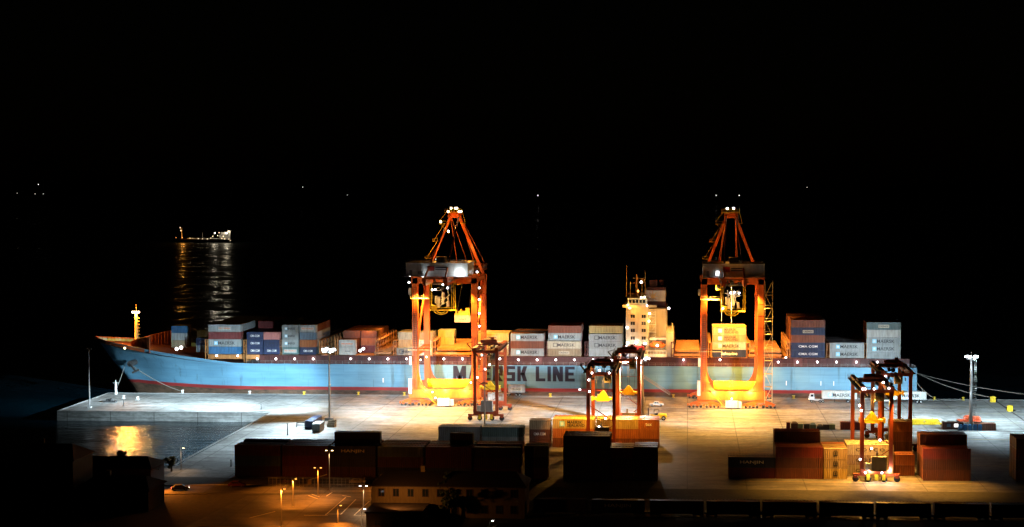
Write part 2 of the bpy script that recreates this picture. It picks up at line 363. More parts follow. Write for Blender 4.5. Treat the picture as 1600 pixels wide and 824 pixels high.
# ================================================================== CONTAINERS
CC = {'grey':('grey',(.29,.32,.32)),'blue':('blue',(.02,.12,.27)),'navy':('navy',(.012,.025,.075)),'rust':('rust red',(.17,.052,.024)),'brown':('brown',(.09,.03,.017)),
      'cream':('cream',(.50,.45,.33)),'white':('white',(.52,.53,.50)),'teal':('grey green',(.10,.17,.17)),'tan':('tan',(.33,.25,.15)),'orange':('orange',(.34,.11,.03)),
      'pink':('faded pink',(.48,.18,.16)),'slate':('slate blue',(.10,.17,.24)),'maroon':('maroon',(.16,.02,.02)),'mustard':('mustard yellow',(.45,.33,.11)),'green':('dull green',(.14,.22,.13)),'black':('very dark',(.03,.03,.035))}
CM = {k: paint('container '+v[0]+' paint', v[1], .5, dirt=.38, scale=.5) for k, v in CC.items()}
_cm = {}
def cont_mesh(L, key, H=2.59):
    k = (L, key, H)
    if k in _cm: return _cm[k]
    mb = MB(); W = 2.44; n = int(L/.56)
    # corrugated long sides
    for y0, sg in ((0,1),(W,-1)):
        prof = []; x = .16; st = (L-.32)/n
        for i in range(n):
            prof += [(x, .09),(x+st*.18,.09),(x+st*.34,.02),(x+st*.82,.02)]; x += st
        prof.append((L-.16,.09)); vs = []
        for px_, d in prof: vs += [(px_, y0+sg*d, .16), (px_, y0+sg*d, H-.12)]
        m_ = len(prof)
        mb.add(vs, [(2*i, 2*i+2, 2*i+3, 2*i+1) if sg > 0 else (2*i, 2*i+1, 2*i+3, 2*i+2) for i in range(m_-1)])
    for y0 in (0, W-.12):
        mb.box(0,L,y0,y0+.12,0,.16); mb.box(0,L,y0,y0+.1,H-.12,H)
    for x0 in (0, L-.16):
        for y0 in (0.0, W-.16): mb.box(x0,x0+.16,y0-.004,y0+.164,.16,H-.12)
    mb.box(.02,.1,.16,W-.16,.1,H-.05)                                     # front end panel
    mb.box(L-.1,L-.05,.16,W-.16,.1,H-.05)                               # door end backing
    nr = int(L/.8)                                                          # ribbed roof
    for i in range(nr):
        x0 = .05+i*(L-.1)/nr; mb.box(x0,x0+(L-.1)/nr*.62,.1,W-.1,H-.07,H-.02)
    mb.box(.05,L-.05,.08,W-.08,H-.12,H-.07); mb.box(.05,L-.05,.1,W-.1,.05,.1)
    _cm[k] = mb.mesh('container_body', CM[key]); return _cm[k]
_dm = {}
def door_mesh(key, H=2.59):
    if (key,H) not in _dm:
        mb = MB()
        mb.box(0,.05,.17,1.2,.17,H-.13); mb.box(0,.05,1.24,2.27,.17,H-.13)
        for y in (.45,.95,1.5,2.0): mb.tube((.09,y,.2),(.09,y,H-.16),.03,.03,5)
        _dm[(key,H)] = mb.mesh('door', CM[key])
    return _dm[(key,H)]
TX = {  # text, height, x share, mats
 'MK': ('MAERSK', 1.2, BLACKLET), 'MKB': ('MAERSK', 1.2, BLACKLET), 'MS': ('MAERSK\nSEALAND', 1.75, BLACKLET), 'CMA': ('CMA CGM', .8, WHITELET), 'SAF': ('Safmarine', 1.1, WHITELET),
 'HAN': ('HANJIN', 1.0, WHITELET), 'COS': ('C O S C O', .85, BLACKLET), 'TEX': ('tex', .8, WHITELET), 'PO': ('P&O Nedlloyd', .7, ORANGELET), 'LAB': ('CRONOS', .6, BLACKLET), 'SM': ('GOLD', .5, BLACKLET)}
def star_parts(t, L, H, sz=1.5, x=None, outline=False):
    x = L*.17 if x is None else x
    e = MB()
    if outline:
        for a in ((0,sz,0,.18),(0,sz,sz-.18,sz),(0,.18,.18,sz-.18),(sz-.18,sz,.18,sz-.18)): e.box(a[0],a[1],-.03,.0,a[2],a[3])
        o = e.build('emblem', BLACKLET, t, (x,-.01,(H-sz)/2))
    else:
        e.box(0,sz,-.03,0,0,sz); o = e.build('emblem', SKYBLUE, t, (x,-.01,(H-sz)/2))
        put('star', STAR, o, (sz/2,-.04,sz/2))
STAR = star_mesh(.7, WHITELET)
NCONT = [0]
QUEUE = []
def container(x, y, z, L, key, label, txt=None, group=None, H=2.59, rz=0, doors=True, name='shipping_container', score=100.0):
    """x,y,z: lower near left corner"""
    NCONT[0] += 1
    t = thing(name, (x,y,z), label, 'container', group, rz)
    put('body', cont_mesh(L, key, H), t)
    if doors: put('door', door_mesh(key, H), t, (L-.06,0,0))
    if txt:
        if txt in ('EMB',):
            e = MB()
            for a in ((0,.22,.3,1.3),(.9,1.12,.3,1.3),(0,1.12,0,.3),(.42,.68,.3,1.1),(.2,.9,1.3,1.45)): e.box(a[0],a[1],-.03,0,a[2],a[3])
            e.build('emblem', BLACKLET, t, (L*.5-.6,-.01,H*.25)); return t
        s, h, m = TX[txt]
        if txt == 'CMA' : h = .8
        if L < 7 and h > .8: h = .8
        me, wd = text_mesh(s, h, None, .015)
        mxw = L*(.62 if txt in ('MK','MKB','MS','CMA','COS') else .5)
        width = None
        if txt in ('MK','MKB'): width = L*.52
        if txt == 'CMA': width = L*.56
        if txt == 'COS': width = L*.62
        if txt == 'MS': width = L*.42
        if txt == 'HAN': width = L*.5
        wd2 = width or wd
        x0 = (L-wd2)/2 + (L*.06 if txt in ('MK','MKB','MS') else 0)
        if txt in ('PO','LAB'):
            b_ = MB().box(0,wd2+.5,-.012,0,0,h+.5).build('label_panel', CM['white'] if txt=='PO' else CM['cream'], t, (x0-.25,-.006,H*.35-.25)); lettering(s,h,m,t,(x0,-.03,H*.35),width,.03)
        else:
            lettering(s, h, m, t, (x0,-.02,(H-h)/2), width, .015)
        if txt in ('MK','MS'): star_parts(t, L, H, 1.45 if L > 7 else 1.0)
        if txt == 'MKB': star_parts(t, L, H, 1.5, None, True)
        if txt == 'CMA' and L > 7:
            pass
    return t
ORD = ['first','second','third','fourth','fifth','sixth','seventh','eighth','ninth','tenth','eleventh','twelfth','thirteenth','fourteenth','fifteenth','sixteenth']
STUFF = {}
class _SB:
    def box(s, *a, key='brown'): STUFF.setdefault(key, MB()).box(*a)
STUFFBOX = _SB()
def queue(score, *a, **k): QUEUE.append((score, a, k))
def tier_word(k, n):
    if n == 1: return 'single tier'
    if k == 0: return 'bottom tier'
    if k == n-1: return 'top tier'
    return ORD[k]+' tier'
TSHIP = 2.75
BACKCOL = ['rust','brown','navy','slate','grey','rust','teal','brown','maroon','blue','tan','grey']
def row_y(r): return 558.7 + 2.56*r
def bay(desc, z0, cols, rows, front, heights, side='none', txts=None, backcol=None, hero=None):
    """cols: (px of left edge at the front row, length); heights(row, col) -> tiers; front[col] = colours bottom to top"""
    for ci, (px, L) in enumerate(cols):
        x = xat(px, row_y(0), 555); cw = '' if len(cols) == 1 else (' left' if ci == 0 else ' right' if ci == len(cols)-1 else ' middle')
        for r in rows:
            nt_ = heights(r, ci)
            for k in range(nt_):
                key = front[ci][k] if (r == rows[0] and k < len(front[ci])) else (backcol or BACKCOL)[(r*5+k*3+ci*7+int(px)) % len(backcol or BACKCOL)]
                if hero and (r,k,ci) in hero: key = hero[(r,k,ci)][0]
                tx = (txts[ci][k] if (txts and r == rows[0] and k < len(txts[ci])) else None)
                if hero and (r,k,ci) in hero: tx = hero[(r,k,ci)][1]
                shown = r == rows[0] or k == nt_-1 or k >= heights(r-1 if r-1 in rows else r, ci) or (side == 'right' and ci == len(cols)-1 and r <= 9) or (side == 'left' and ci == 0)
                pos = (x, row_y(r), z0 + TSHIP*k)
                if shown:
                    rw = 'quayside row' if r == rows[0] else ORD[r]+' row'
                    lab = f"{CC[key][0]} container, {tier_word(k,nt_)},{cw} {rw}, {desc}".replace('  ',' ')
                    ft = (r == rows[0]); step = k >= heights(r-1 if r-1 in rows else r, ci) and not ft
                    area = L*(2.7 if ft or step else 0) + L*.42 + (2.0 if side != 'none' else 0)
                    queue(area*(557/pos[1]), *pos, L, key, lab, tx, 'containers stowed on the ship deck', H=TSHIP-.06, doors=(side == 'right' or ci == len(cols)-1) )
                else:
                    STUFFBOX.box(pos[0],pos[0]+L,pos[1],pos[1]+2.44,pos[2],pos[2]+TSHIP-.06)
Z0 = 14.0
L40, L20 = 12.19, 6.06
bay('foremost bow block', 15.0, [(250,L20)], [5,6], [['tan','grey','blue']], lambda r,c: 3)
bay('foremost bow block aft', 15.0, [(277,L20)], [9,10], [['green','teal']], lambda r,c: 2)
bay('small stack behind foredeck', 13.9, [(300,L20)], [2,3], [['grey','navy']], lambda r,c: 2, txts=[[None,'CMA']])
bay('bay behind small foredeck stack', Z0, [(326,L40)], list(range(0,15)), [['blue','grey','maroon','grey']], lambda r,c: 4, 'none', [[None,'MK',None,'PO']], backcol=['grey','teal','brown','slate','grey'])
bay('short containers before floodlight mast', Z0, [(386,L20),(412,L20)], list(range(0,14)), [['navy','navy','navy'],['navy','navy','pink']], lambda r,c: 3 if r < 6 else 4, 'none', [['CMA','CMA','CMA'],['CMA','SM',None]], backcol=['maroon','brown','navy','navy','slate'])
bay('tall block before floodlight mast', Z0, [(441,L20),(468.5,L20)], list(range(0,9)), [['teal','grey','grey','grey'],['navy','orange','slate','grey']], lambda r,c: 4, 'right', [['PO','MK','MK','MK'],['CMA',None,None,'PO']], backcol=['teal','grey','slate','grey','brown'])
bay('low block past floodlight mast', Z0, [(530,L20),(557,L20)], list(range(0,12)), [['white','white'],['rust','brown']], lambda r,c: (2 if r < 3 else 3) if c == 0 else (0 if r < 3 else 3), 'right', [['SM','PO'],[None,None]], backcol=['brown','rust','orange','brown','maroon'])
bay('block left behind first crane', Z0, [(620,L20),(648,L20)], list(range(0,6)), [['grey'],['white','white']], lambda r,c: (1 if r < 1 else 3 if r < 5 else 2) if c == 0 else (2 if r < 1 else 3 if r < 5 else 2), 'right', [['MKB'],['SM','SM']], backcol=['tan','navy','tan','grey'])
bay('single short container behind first crane', Z0, [(676,L20)], [5,6], [['mustard','mustard','mustard']], lambda r,c: 3, 'right')
bay('block right behind first crane', Z0, [(743,L40)], list(range(0,5)), [['tan','cream','mustard']], lambda r,c: 3, 'none', [[None,None,'LAB']], backcol=['tan','mustard','cream'])
bay('block above hull lettering', Z0, [(798,L40)], list(range(0,8)), [['grey','rust','grey']], lambda r,c: 3 if r < 2 else 3, 'right', [['MK',None,'MK']], backcol=['navy','rust','brown','navy'])
bay('stepped block past hull lettering', Z0, [(855.5,L40)], list(range(0,7)), [['tan','cream']], lambda r,c: 2 if r == 0 else 4, 'right', [['LAB','MKB']], backcol=['brown','rust','brown'], hero={(1,2,0):('grey','MK'),(1,3,0):('rust',None)})
bay('block left of white superstructure', Z0, [(920,L40)], list(range(0,6)), [['grey','grey','grey']], lambda r,c: 3 if r == 0 else 4, 'right', [[None,'MKB','MKB']], backcol=['tan','green','brown'], hero={(1,3,0):('mustard',None)})
bay('stack framed by second crane', Z0, [(1113,L40)], list(range(0,6)), [['navy','grey','tan','tan']], lambda r,c: 4, 'none', [['SAF','MK','MS','MS']], backcol=['mustard','tan','cream'])
bay('tall block right of second crane', Z0, [(1236,L40)], list(range(0,12)), [['navy','navy','rust','navy','rust']], lambda r,c: 5, 'left', [['CMA','CMA',None,'LAB',None]], backcol=['rust','orange','brown','rust'])
bay('low block near the stern', Z0, [(1297,L40)], list(range(0,9)), [['grey','grey']], lambda r,c: 2, 'none', [['MK','MK']], backcol=['white','brown','grey','maroon'])
bay('sternmost block', 13.3, [(1354,L40)], list(range(0,5)), [['grey','grey','grey','white','teal']], lambda r,c: 5, 'left', [[None,'MK','MK',None,'LAB']], backcol=['brown','slate','maroon'])
print('ship containers', NCONT[0])
# ---- yard
def yard(desc, X, Y, L, cols, rows, tiers, keyf, txtf=None, show=None, group='containers stacked in the yard', gap=.45, H=2.6):
    for c in range(cols):
        for r in range(rows):
            n_ = tiers(c, r)
            for k in range(n_):
                x = X + c*(L+gap); y = Y + r*2.75; z = .02 + k*(H+.02)
                vis = show(c, r, k, n_) if show else (r == 0 or k == n_-1)
                if not vis:
                    STUFFBOX.box(x,x+L,y,y+2.44,z,z+H); continue
                key = keyf(c, r, k)
                parts = [CC[key][0]+' container', tier_word(k,n_)]
                rw = ['nearest row','second row','third row','fourth row','fifth row'][r] if rows > 1 else ''
                cw = ((ORD[c]+' column') if cols > 3 else ['left column','middle column','right column'][c] if cols == 3 else ['left column','right column'][c] if cols == 2 else '')
                lab = ', '.join([q for q in parts+[cw, rw] if q]) + ', ' + desc
                step = r > 0 and k >= tiers(c, r-1)
                queue((L*(2.7 if r == 0 or step else 0)+L*.5)*1.3, x, y, z, L, key, lab, txtf(c,r,k) if txtf else None, group, H=H)
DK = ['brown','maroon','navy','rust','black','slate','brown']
# the long dark block in front (seen against the light)
xa = xat(367, 394.5, 745)
hts = [(3,3,3),(3,3,3),(3,3,3),(3,3,3),(3,3,3),(3,3,3),(3,3,3),(3,3,3)]
def t_dark(c, r):
    return [[3,3,2,3],[3,3,3,3],[3,3,4,3],[3,3,3,3],[3,3,3,3],[3,2,3,3],[3,3,3,3],[3,3,3,3]][c][r]
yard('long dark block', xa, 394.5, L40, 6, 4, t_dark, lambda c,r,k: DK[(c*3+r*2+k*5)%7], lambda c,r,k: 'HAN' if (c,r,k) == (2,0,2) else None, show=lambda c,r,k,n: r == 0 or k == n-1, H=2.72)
xb = xat(880, 394.5, 700)
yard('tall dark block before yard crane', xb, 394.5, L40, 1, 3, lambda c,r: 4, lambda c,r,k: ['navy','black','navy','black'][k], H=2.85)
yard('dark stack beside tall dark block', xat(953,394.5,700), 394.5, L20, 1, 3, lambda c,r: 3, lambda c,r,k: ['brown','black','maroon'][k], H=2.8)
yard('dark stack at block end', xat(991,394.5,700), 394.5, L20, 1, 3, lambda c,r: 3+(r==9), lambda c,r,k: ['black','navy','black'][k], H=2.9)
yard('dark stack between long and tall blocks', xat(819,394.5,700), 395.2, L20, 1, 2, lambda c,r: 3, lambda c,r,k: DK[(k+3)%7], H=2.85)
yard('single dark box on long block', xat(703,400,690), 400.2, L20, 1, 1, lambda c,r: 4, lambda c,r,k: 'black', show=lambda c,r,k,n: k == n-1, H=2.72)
# lane behind: lit orange and grey boxes
yard('pale stack behind long block', xat(684,443,690), 444, L40, 1, 2, lambda c,r: 2, lambda c,r,k: ['grey','grey'][k], H=2.85)
yard('pale stack behind long block, by brown one', xat(752,443,690), 444, L40, 1, 2, lambda c,r: 2, lambda c,r,k: ['grey','teal'][k], H=2.85)
yard('brown stack left of lettered one', xat(827,443,690), 443, L20, 1, 2, lambda c,r: 3, lambda c,r,k: ['brown','brown','tan'][k], lambda c,r,k: 'CMA' if r == 0 and k == 1 else None, H=2.65)
yard('block under middle yard crane', xat(863,443,690), 443.8, L40, 2, 3, lambda c,r: 3, lambda c,r,k: (['rust','orange','mustard'][k] if r == 0 else ['mustard','orange','tan'][(k+r)%3]), lambda c,r,k: {(0,0,2):'MS'}.get((c,r,k)), H=2.75, gap=.6)
yard('end stack beside middle yard crane', xat(997,443,690), 443.8, L20, 1, 3, lambda c,r: 3, lambda c,r,k: ['rust','orange','orange'][k], lambda c,r,k: 'TEX' if (r,k) == (0,2) else None, H=2.75)
# right-hand stacks
yard('low dark stack left of brown block', xat(1138,399,745), 399, L40, 1, 2, lambda c,r: 2, lambda c,r,k: ['maroon','navy'][k], lambda c,r,k: 'HAN' if (r,k) == (0,1) else None, H=2.75)
yard('brown block left of near yard crane', xat(1212,399,745), 399, L40, 1, 6, lambda c,r: 3 if r < 3 else 4, lambda c,r,k: ['rust','brown','maroon','rust'][k], H=2.75) if False else None
for r in range(5):
    n_ = [3,3,3,4,4][r]
    for k in range(n_):
        if r == 0 or k == n_-1 or k >= 3:
            key = ['rust','brown','maroon','rust','brown'][(k+r)%5]
            container(xat(1212,399,745), 399+2.75*r, .02+2.77*k, 11.0+1.19, key, f"{CC[key][0]} container, {tier_word(k,n_)}, {['nearest','second','third','fourth','farthest'][r]} row, brown block left of near yard crane", None, 'containers stacked in the yard', H=2.75)
        else: STUFFBOX.box(xat(1212,399,745),xat(1212,399,745)+L40,399+2.75*r,399+2.75*r+2.44,.02+2.77*k,.02+2.77*k+2.75)
yard('emblem stack left of near yard crane', xat(1287.5,399,745), 399.4, L20, 1, 4, lambda c,r: 3, lambda c,r,k: ['mustard','tan','orange'][(k+r)%3] if r else ['mustard','tan','tan'][k], lambda c,r,k: 'EMB' if r == 0 else None, H=2.62)
yard('stack inside near yard crane', xat(1323,404.5,735), 404.5, L40, 1, 3, lambda c,r: 3, lambda c,r,k: ['cream','tan','cream'][k], lambda c,r,k: 'COS' if r == 0 else None, H=2.72)
yard('reddish stack right of near yard crane', xat(1393,405,735), 405, L20, 1, 2, lambda c,r: 2, lambda c,r,k: ['rust','orange'][k], H=2.75)
yard('reddish stack behind near yard crane', xat(1390,427,700), 426, L20, 1, 2, lambda c,r: 4, lambda c,r,k: ['rust','brown','rust','orange'][k], H=2.75)
for r in range(4):
    for k in range(3+(r > 1)):
        key = ['rust','brown','maroon','rust'][(k+2*r)%4]
        if r == 0 or k >= 2:
            container(xat(1442,398.5,752)-(0.0 if r else 0), 398.5+2.75*r, .02+2.8*k, L40, key, f"{CC[key][0]} container, {tier_word(k,3+(r>1))}, {['nearest','second','third','farthest'][r]} row, brown block right of near yard crane", None, 'containers stacked in the yard', H=2.78)
        else: STUFFBOX.box(xat(1442,398.5,752),xat(1442,398.5,752)+L40,398.5+2.75*r,398.5+2.75*r+2.44,.02+2.8*k,2.8*k+2.8)
yard('stack cut by the right frame edge', xat(1587,399,752), 399, L40, 1, 3, lambda c,r: 4, lambda c,r,k: ['maroon','brown','maroon','brown'][k], H=2.75)
# foreground boxes on rail wagons, all but black
WAG = thing
def wagon(px, py, Y, L, key, tiers, txt, lab, wl):
    x = xat(px, Y, py)
    t = thing('rail_wagon', (x, Y, 0), wl, 'wagon', 'flat wagons on the near siding')
    MB().box(-.6,L+.6,.1,2.5,.95,1.25).build('frame', DARKSTEEL, t)
    for xx in (1.2, L-1.2):
        b_ = MB(); b_.box(xx-1.3,xx+1.3,.3,2.3,.6,.93); bo = b_.build('bogie', DARKSTEEL, t)
        for d in (-.85,.85): MB().tube((xx+d,.35,.46),(xx+d,.5,.46),.46,.46,10).build('wheel', STEEL, bo)
    for k in range(tiers): container(x, Y+.05, 1.27+2.7*k, L, key, lab, txt, 'containers on the near siding', H=2.65)
for i, (px, Lc, key, txt, lab) in enumerate([(834,L40,'brown',None,'brown container on the wagon nearest the long building'),(924,L40,'navy','HAN','white lettered navy container on a wagon at the bottom edge'),(1016,L40,'brown',None,'dull brown container on the third wagon from the building'),(1104,L40,'navy',None,'navy container on the middle siding wagon'),
          (1192,L40,'maroon',None,'maroon container on a siding wagon below the brown block'),(1281,L40,'navy','CMA','white lettered navy container on the near siding'),(1370,L40,'brown',None,'brown container on the siding below the near yard crane'),(1460,L40,'maroon',None,'maroon container on the siding left of the frame corner'),(1550,L40,'black',None,'very dark container on the siding in the frame corner')]):
    wagon(px, 800, 350, Lc, key, 1, txt, lab, lab.split(' container')[0].replace('white lettered ','')+' box carrying flat wagon, '+['beside the long building','at the bottom edge','third from the building','middle of the siding','fifth of the siding','sixth of the siding','seventh of the siding','next to last','in the frame corner'][i])
for yy in (349.2+1.3-.75, 349.2+1.3+.75+.0): struct(MB().box(-36,400,yy+.8-.05,yy+.8+.05,.03,.16).build('siding_rail', STEEL))
print('containers', NCONT[0])
QUEUE.sort(key=lambda q: -q[0]); keep = 296-NCONT[0]-6
print('queued', len(QUEUE), 'kept', keep, 'cut score', QUEUE[min(keep,len(QUEUE)-1)][0])
for sc_, a_, k_ in QUEUE[:keep]: container(*a_, **k_)
for sc_, a_, k_ in QUEUE[keep:]: STUFFBOX.box(a_[0],a_[0]+a_[3],a_[1],a_[1]+2.44,a_[2],a_[2]+k_.get('H',2.6),key=a_[4])
sm = MB(); mats_ = []; idx = []
for key, mb in STUFF.items():
    sm.add(mb.v, mb.f); mats_.append(CM[key]); idx += [len(mats_)-1]*len(mb.f)
me_s = sm.mesh('stacked_containers', *mats_)
for p, i_ in zip(me_s.polygons, idx): p.material_index = i_
o = put('stacked_containers', me_s); struct(o, 'stuff'); o['label'] = 'rear rows of containers packed behind the front ones'
# ================================================================== THE SHIP
SY0, SYC, SY1 = 556.8, 577.2, 597.6
ship = thing('container_ship', (-60,SYC,-3), 'long light blue container ship with red boot stripe moored along the quay', 'ship')
def sp(mb, name, mat, parent=ship):
    for v in mb.v: v -= ship.location
    return mb.build(name, mat, parent)
def bow_x(z): # stem profile
    return -214.5 - 13.0*max(0,(z-2.0)/16.5)**.85 if z > 2 else -214.5 + (2-z)*.25
stations = [(-227.6,0.15,18.4),(-225,3.2,17.9),(-221,6.6,17.4),(-216,9.8,16.9),(-210,12.8,16.2),(-203,15.4,15.3),(-195,17.6,14.3),(-186,19.2,13.2),(-176,20.1,12.0),(-168,20.4,11.0),(-161,20.4,10.75),(-100,20.4,10.75),(0,20.4,10.75),(50,20.4,10.75),(72,20.4,10.75),(82.6,20.2,10.75)]
def wl_hb(x):
    if x < -214: return 0.05
    t = min(1, (x+214.5)/62.0); return 20.4*(1-(1-t)**2.1)
zl = [-6,-3,-.5,1,2.35,3.5,5,7,9,11,13,15,17,19]
hb = MB(); rings = []
for x, hd, zd in stations:
    ring = []
    for t in [i/14 for i in range(15)]:
        zb = -6.0 if x > -214.4 else None
        if zb is None:
            # on the raked stem: find the z where the stem is at this x
            zz = 2.0 + 16.5*(max(0, (-214.5-x))/13.0)**(1/.85); zb = min(zz, zd-.05)
        z = zb + (zd-zb)*t
        w0 = wl_hb(x) if x > -214.4 else 0.05
        s = max(0, (z-2.0)/(zd-2.0)) if x > -214.4 else t
        wd = w0 + (hd-w0)*(s**1.35 if x > -214.4 else s**.75) if hd > w0 else hd
        if x > 60: wd = hd - (1.5 if z < 1 else 0)*(x-60)/22
        ring.append((x, wd, z))
    rings.append(ring)
nr_, nk = len(rings), 15
for sgn in (-1, 1):
    vs = [(x, SYC+sgn*wd, z) for ring in rings for x, wd, z in ring]
    fs = []
    for i in range(nr_-1):
        for k in range(nk-1):
            f = (i*nk+k, (i+1)*nk+k, (i+1)*nk+k+1, i*nk+k+1); fs.append(f if sgn < 0 else f[::-1])
    hb.add(vs, fs)
last = rings[-1]
hb.add([(x,SYC-wd,z) for x,wd,z in last]+[(x,SYC+wd,z) for x,wd,z in last], [(k,nk+k,nk+k+1,k+1) for k in range(nk-1)])
hull = sp(hb, 'hull', M_HULL)
me_h = hull.data
for p in me_h.polygons: p.use_smooth = True
dk = MB(); n_ = len(rings)
dz = lambda x, zd: zd-1.25 if x < -165 else zd-.05
dk.add([(x,SYC-max(.05,hd-.12),dz(x,zd)) for x,hd,zd in stations]+[(x,SYC+max(.05,hd-.12),dz(x,zd)) for x,hd,zd in stations], [(i,i+1,n_+i+1,n_+i) for i in range(n_-1)])
sp(dk, 'main_deck', REDDECK)
# bulwark inside faces + cap rail at the bow, painted the same red
bw = MB()
for sgn in (-1,1):
    for a, b_ in zip(stations[:5], stations[1:6]):
        p = (a[0],SYC+sgn*(a[1]-.1),a[2]); q = (b_[0],SYC+sgn*(b_[1]-.1),b_[2])
        bw.bar((p[0],p[1],p[2]+.05),(q[0],q[1],q[2]+.05),.3,.14)
        bw.add([(p[0],p[1]-sgn*.06,p[2]-1.3),(q[0],q[1]-sgn*.06,q[2]-1.3),(q[0],q[1]-sgn*.06,q[2]),(p[0],p[1]-sgn*.06,p[2])],[(0,1,2,3) if sgn > 0 else (3,2,1,0)])
        for u in (0,.25,.5,.75):
            c = Vector(p).lerp(Vector(q), u); bw.bar((c.x,c.y-sgn*.3,c.z-1.3),(c.x,c.y-sgn*.3,c.z),.12,.5)
sp(bw, 'bulwark', paint('red orange foredeck paint', (.30,.07,.02), .5, dirt=.35))
bx0, bx1 = xat(206,577,540), xat(257,577,530)          # V-shaped breakwater, its wings rising aft
for sgn in (1,-1):
    bk = MB(); prev = None
    for i in range(15):
        u = i/14; x = bx0+(bx1-bx0)*u; y = SYC+sgn*15.5*u**.8; zt_ = 16.6+3.0*math.sin(u*math.pi*.5); zb_ = 14.6-.6*u
        if prev:
            bk.add([(prev[0],prev[1],prev[3]),(x,y,zb_),(x,y,zt_),(prev[0],prev[1],prev[2])],[(0,1,2,3)]); bk.bar((prev[0],prev[1],prev[2]),(x,y,zt_),.35,.22); bk.bar((prev[0],prev[1],prev[2]-1.7),(x,y,zt_-1.7),.3,.18)
        if i: bk.bar((x-.25,y-.25,zb_),(x-.25,y-.25,zt_),.16,.7)
        prev = (x,y,zt_,zb_)
    sp(bk, 'breakwater', MATS['red orange foredeck paint'])
lamp('foredeck_fill_light', (bx0+3, SYC+4, 21.5), 1500, C_SOD, ship)  # no fixture: added to brighten the far wing of the breakwater
an = MB()
xb_, zb_ = at(205, 573, 562); an.tube((xb_,560.5,zb_+1.2),(xb_,566,zb_+1.2),1.1,1.1,12); an.bar((xb_+.2,560.3,zb_+1.3),(xb_+2.6,559.6,zb_-1.6),.5,.6); an.bar((xb_+1.3,559.4,zb_-2),(xb_+4,559.2,zb_-.8),.5,.7)
sp(an, 'anchor', DARKSTEEL)
# bow mast with its lamp
mx_, _ = at(213,500,SYC)
bmst = MB(); bmst.tube((mx_,SYC,15.5),(mx_,SYC,27.4),.75,.55,10)
for k in range(7): bmst.box(mx_+.6,mx_+1.3,SYC-.3,SYC+.3,18+k*1.25,18.2+k*1.25)
bmst.box(mx_-1.2,mx_+1.2,SYC-.7,SYC+.7,27.4,27.6); bmst.tube((mx_,SYC,27.6),(mx_,SYC,31),.15,.08,6)
bm = sp(bmst, 'foremast', paint('buff mast paint', (.72,.42,.10), .45, dirt=.2))
for dx in (-1.2,-.4,.4,1.2): sp(MB().ball((mx_+dx,SYC-.6,27.95),.42), 'mast_lamp', L_WARM, ship)
lamp('mast_light', (mx_,SYC-1.6,26.9), 9000, (1,.5,.1), ship)
lamp('mast_light', (mx_-4,SYC-2,19.5), 6000, C_SOD, ship)
sp(MB().ball((mx_+1,562.0,15.6),.4), 'overside_lamp', L_WARM)
lamp('overside_light', (mx_+1,561.6,15.6), 34000, (1,.36,.06), ship, aim=(xat(215,474,690),474,-3), angle=36, blend=1, size=.8)
# small working lamps by the foredeck stack
for px, py in ((276,545.5),(283,543.5)):
    x, z = at(px, py, 563); sp(MB().ball((x,563,z),.6), 'deck_lamp', L_WHITE, ship)
# hull writing: the shipping line's name in tall block capitals, drawn as strokes
def block_text(s, x0, x1, z0, z1, y, mat, parent, name, slant_font=None):
    H_ = z1-z0; n_l = len([c for c in s if c != ' ']); widths = {'M':1.3,'I':.34,'W':1.3,'N':1.05,' ':.55}
    tot = sum(widths.get(c,1.0) for c in s) + .22*(len(s)-1); u = (x1-x0)/tot; th = H_*.2; mb = MB(); x = x0
    def B(ax,az,bx,bz,t=th): mb.add([(min(ax,bx),y,min(az,bz)),(max(ax,bx),y,min(az,bz)),(max(ax,bx),y,max(az,bz)),(min(ax,bx),y,max(az,bz))],[(0,1,2,3)])
    def D(ax,az,bx,bz,t): mb.add([(ax-t/2,y-.004,az),(ax+t/2,y-.004,az),(bx+t/2,y-.004,bz),(bx-t/2,y-.004,bz)],[(0,1,2,3)])
    for c in s:
        W_ = widths.get(c,1.0)*u; a, b2 = x, x+W_; v = th*1.15
        if c == 'M': B(a,z0,a+v,z1); B(b2-v,z0,b2,z1); D((a+b2)/2,z0+H_*.12,a+v*.6,z1,v*1.15); D((a+b2)/2,z0+H_*.12,b2-v*.6,z1,v*1.15)
        elif c == 'A': D(a+v*.55,z0,(a+b2)/2,z1,v*1.1); D(b2-v*.55,z0,(a+b2)/2,z1,v*1.1); B(a+W_*.25,z0+H_*.2,b2-W_*.25,z0+H_*.2+th*.8)
        elif c == 'E': B(a,z0,a+v,z1); B(a+v,z0,b2,z0+th); B(a+v,z1-th,b2,z1); B(a+v,(z0+z1-th)/2,b2-v*.3,(z0+z1+th)/2)
        elif c == 'R': B(a,z0,a+v,z1); B(a+v,z1-th,b2,z1); B(b2-v,z0+H_*.5,b2,z1-th); B(a+v,z0+H_*.36,b2,z0+H_*.36+th*.8); D(b2-v*.55,z0,b2-v*1.5,z0+H_*.36,v*1.05)
        elif c == 'S': B(a,z0,b2,z0+th); B(b2-v,z0+th,b2,z0+H_*.4); B(a,(z0+z1-th)/2,b2,(z0+z1+th)/2); B(a,z0+H_*.6,a+v,z1-th); B(a,z1-th,b2,z1)
        elif c == 'K': B(a,z0,a+v,z1); D(b2-v*.6,z0,a+v*1.5,z0+H_*.55,v*1.15); D(a+v*1.5,z0+H_*.42,b2-v*.6,z1,v*1.15)
        elif c == 'L': B(a,z0,a+v,z1); B(a+v,z0,b2,z0+th)
        elif c == 'I': B(a,z0,a+v,z1)
        elif c == 'N': B(a,z0,a+v,z1); B(b2-v,z0,b2,z1); D(b2-v*.6,z0,a+v*.6,z1,v*1.1)
        x += W_ + .22*u
    for v in mb.v: v -= ship.location
    return mb.build(name, mat, parent)
Yh = SY0-.06
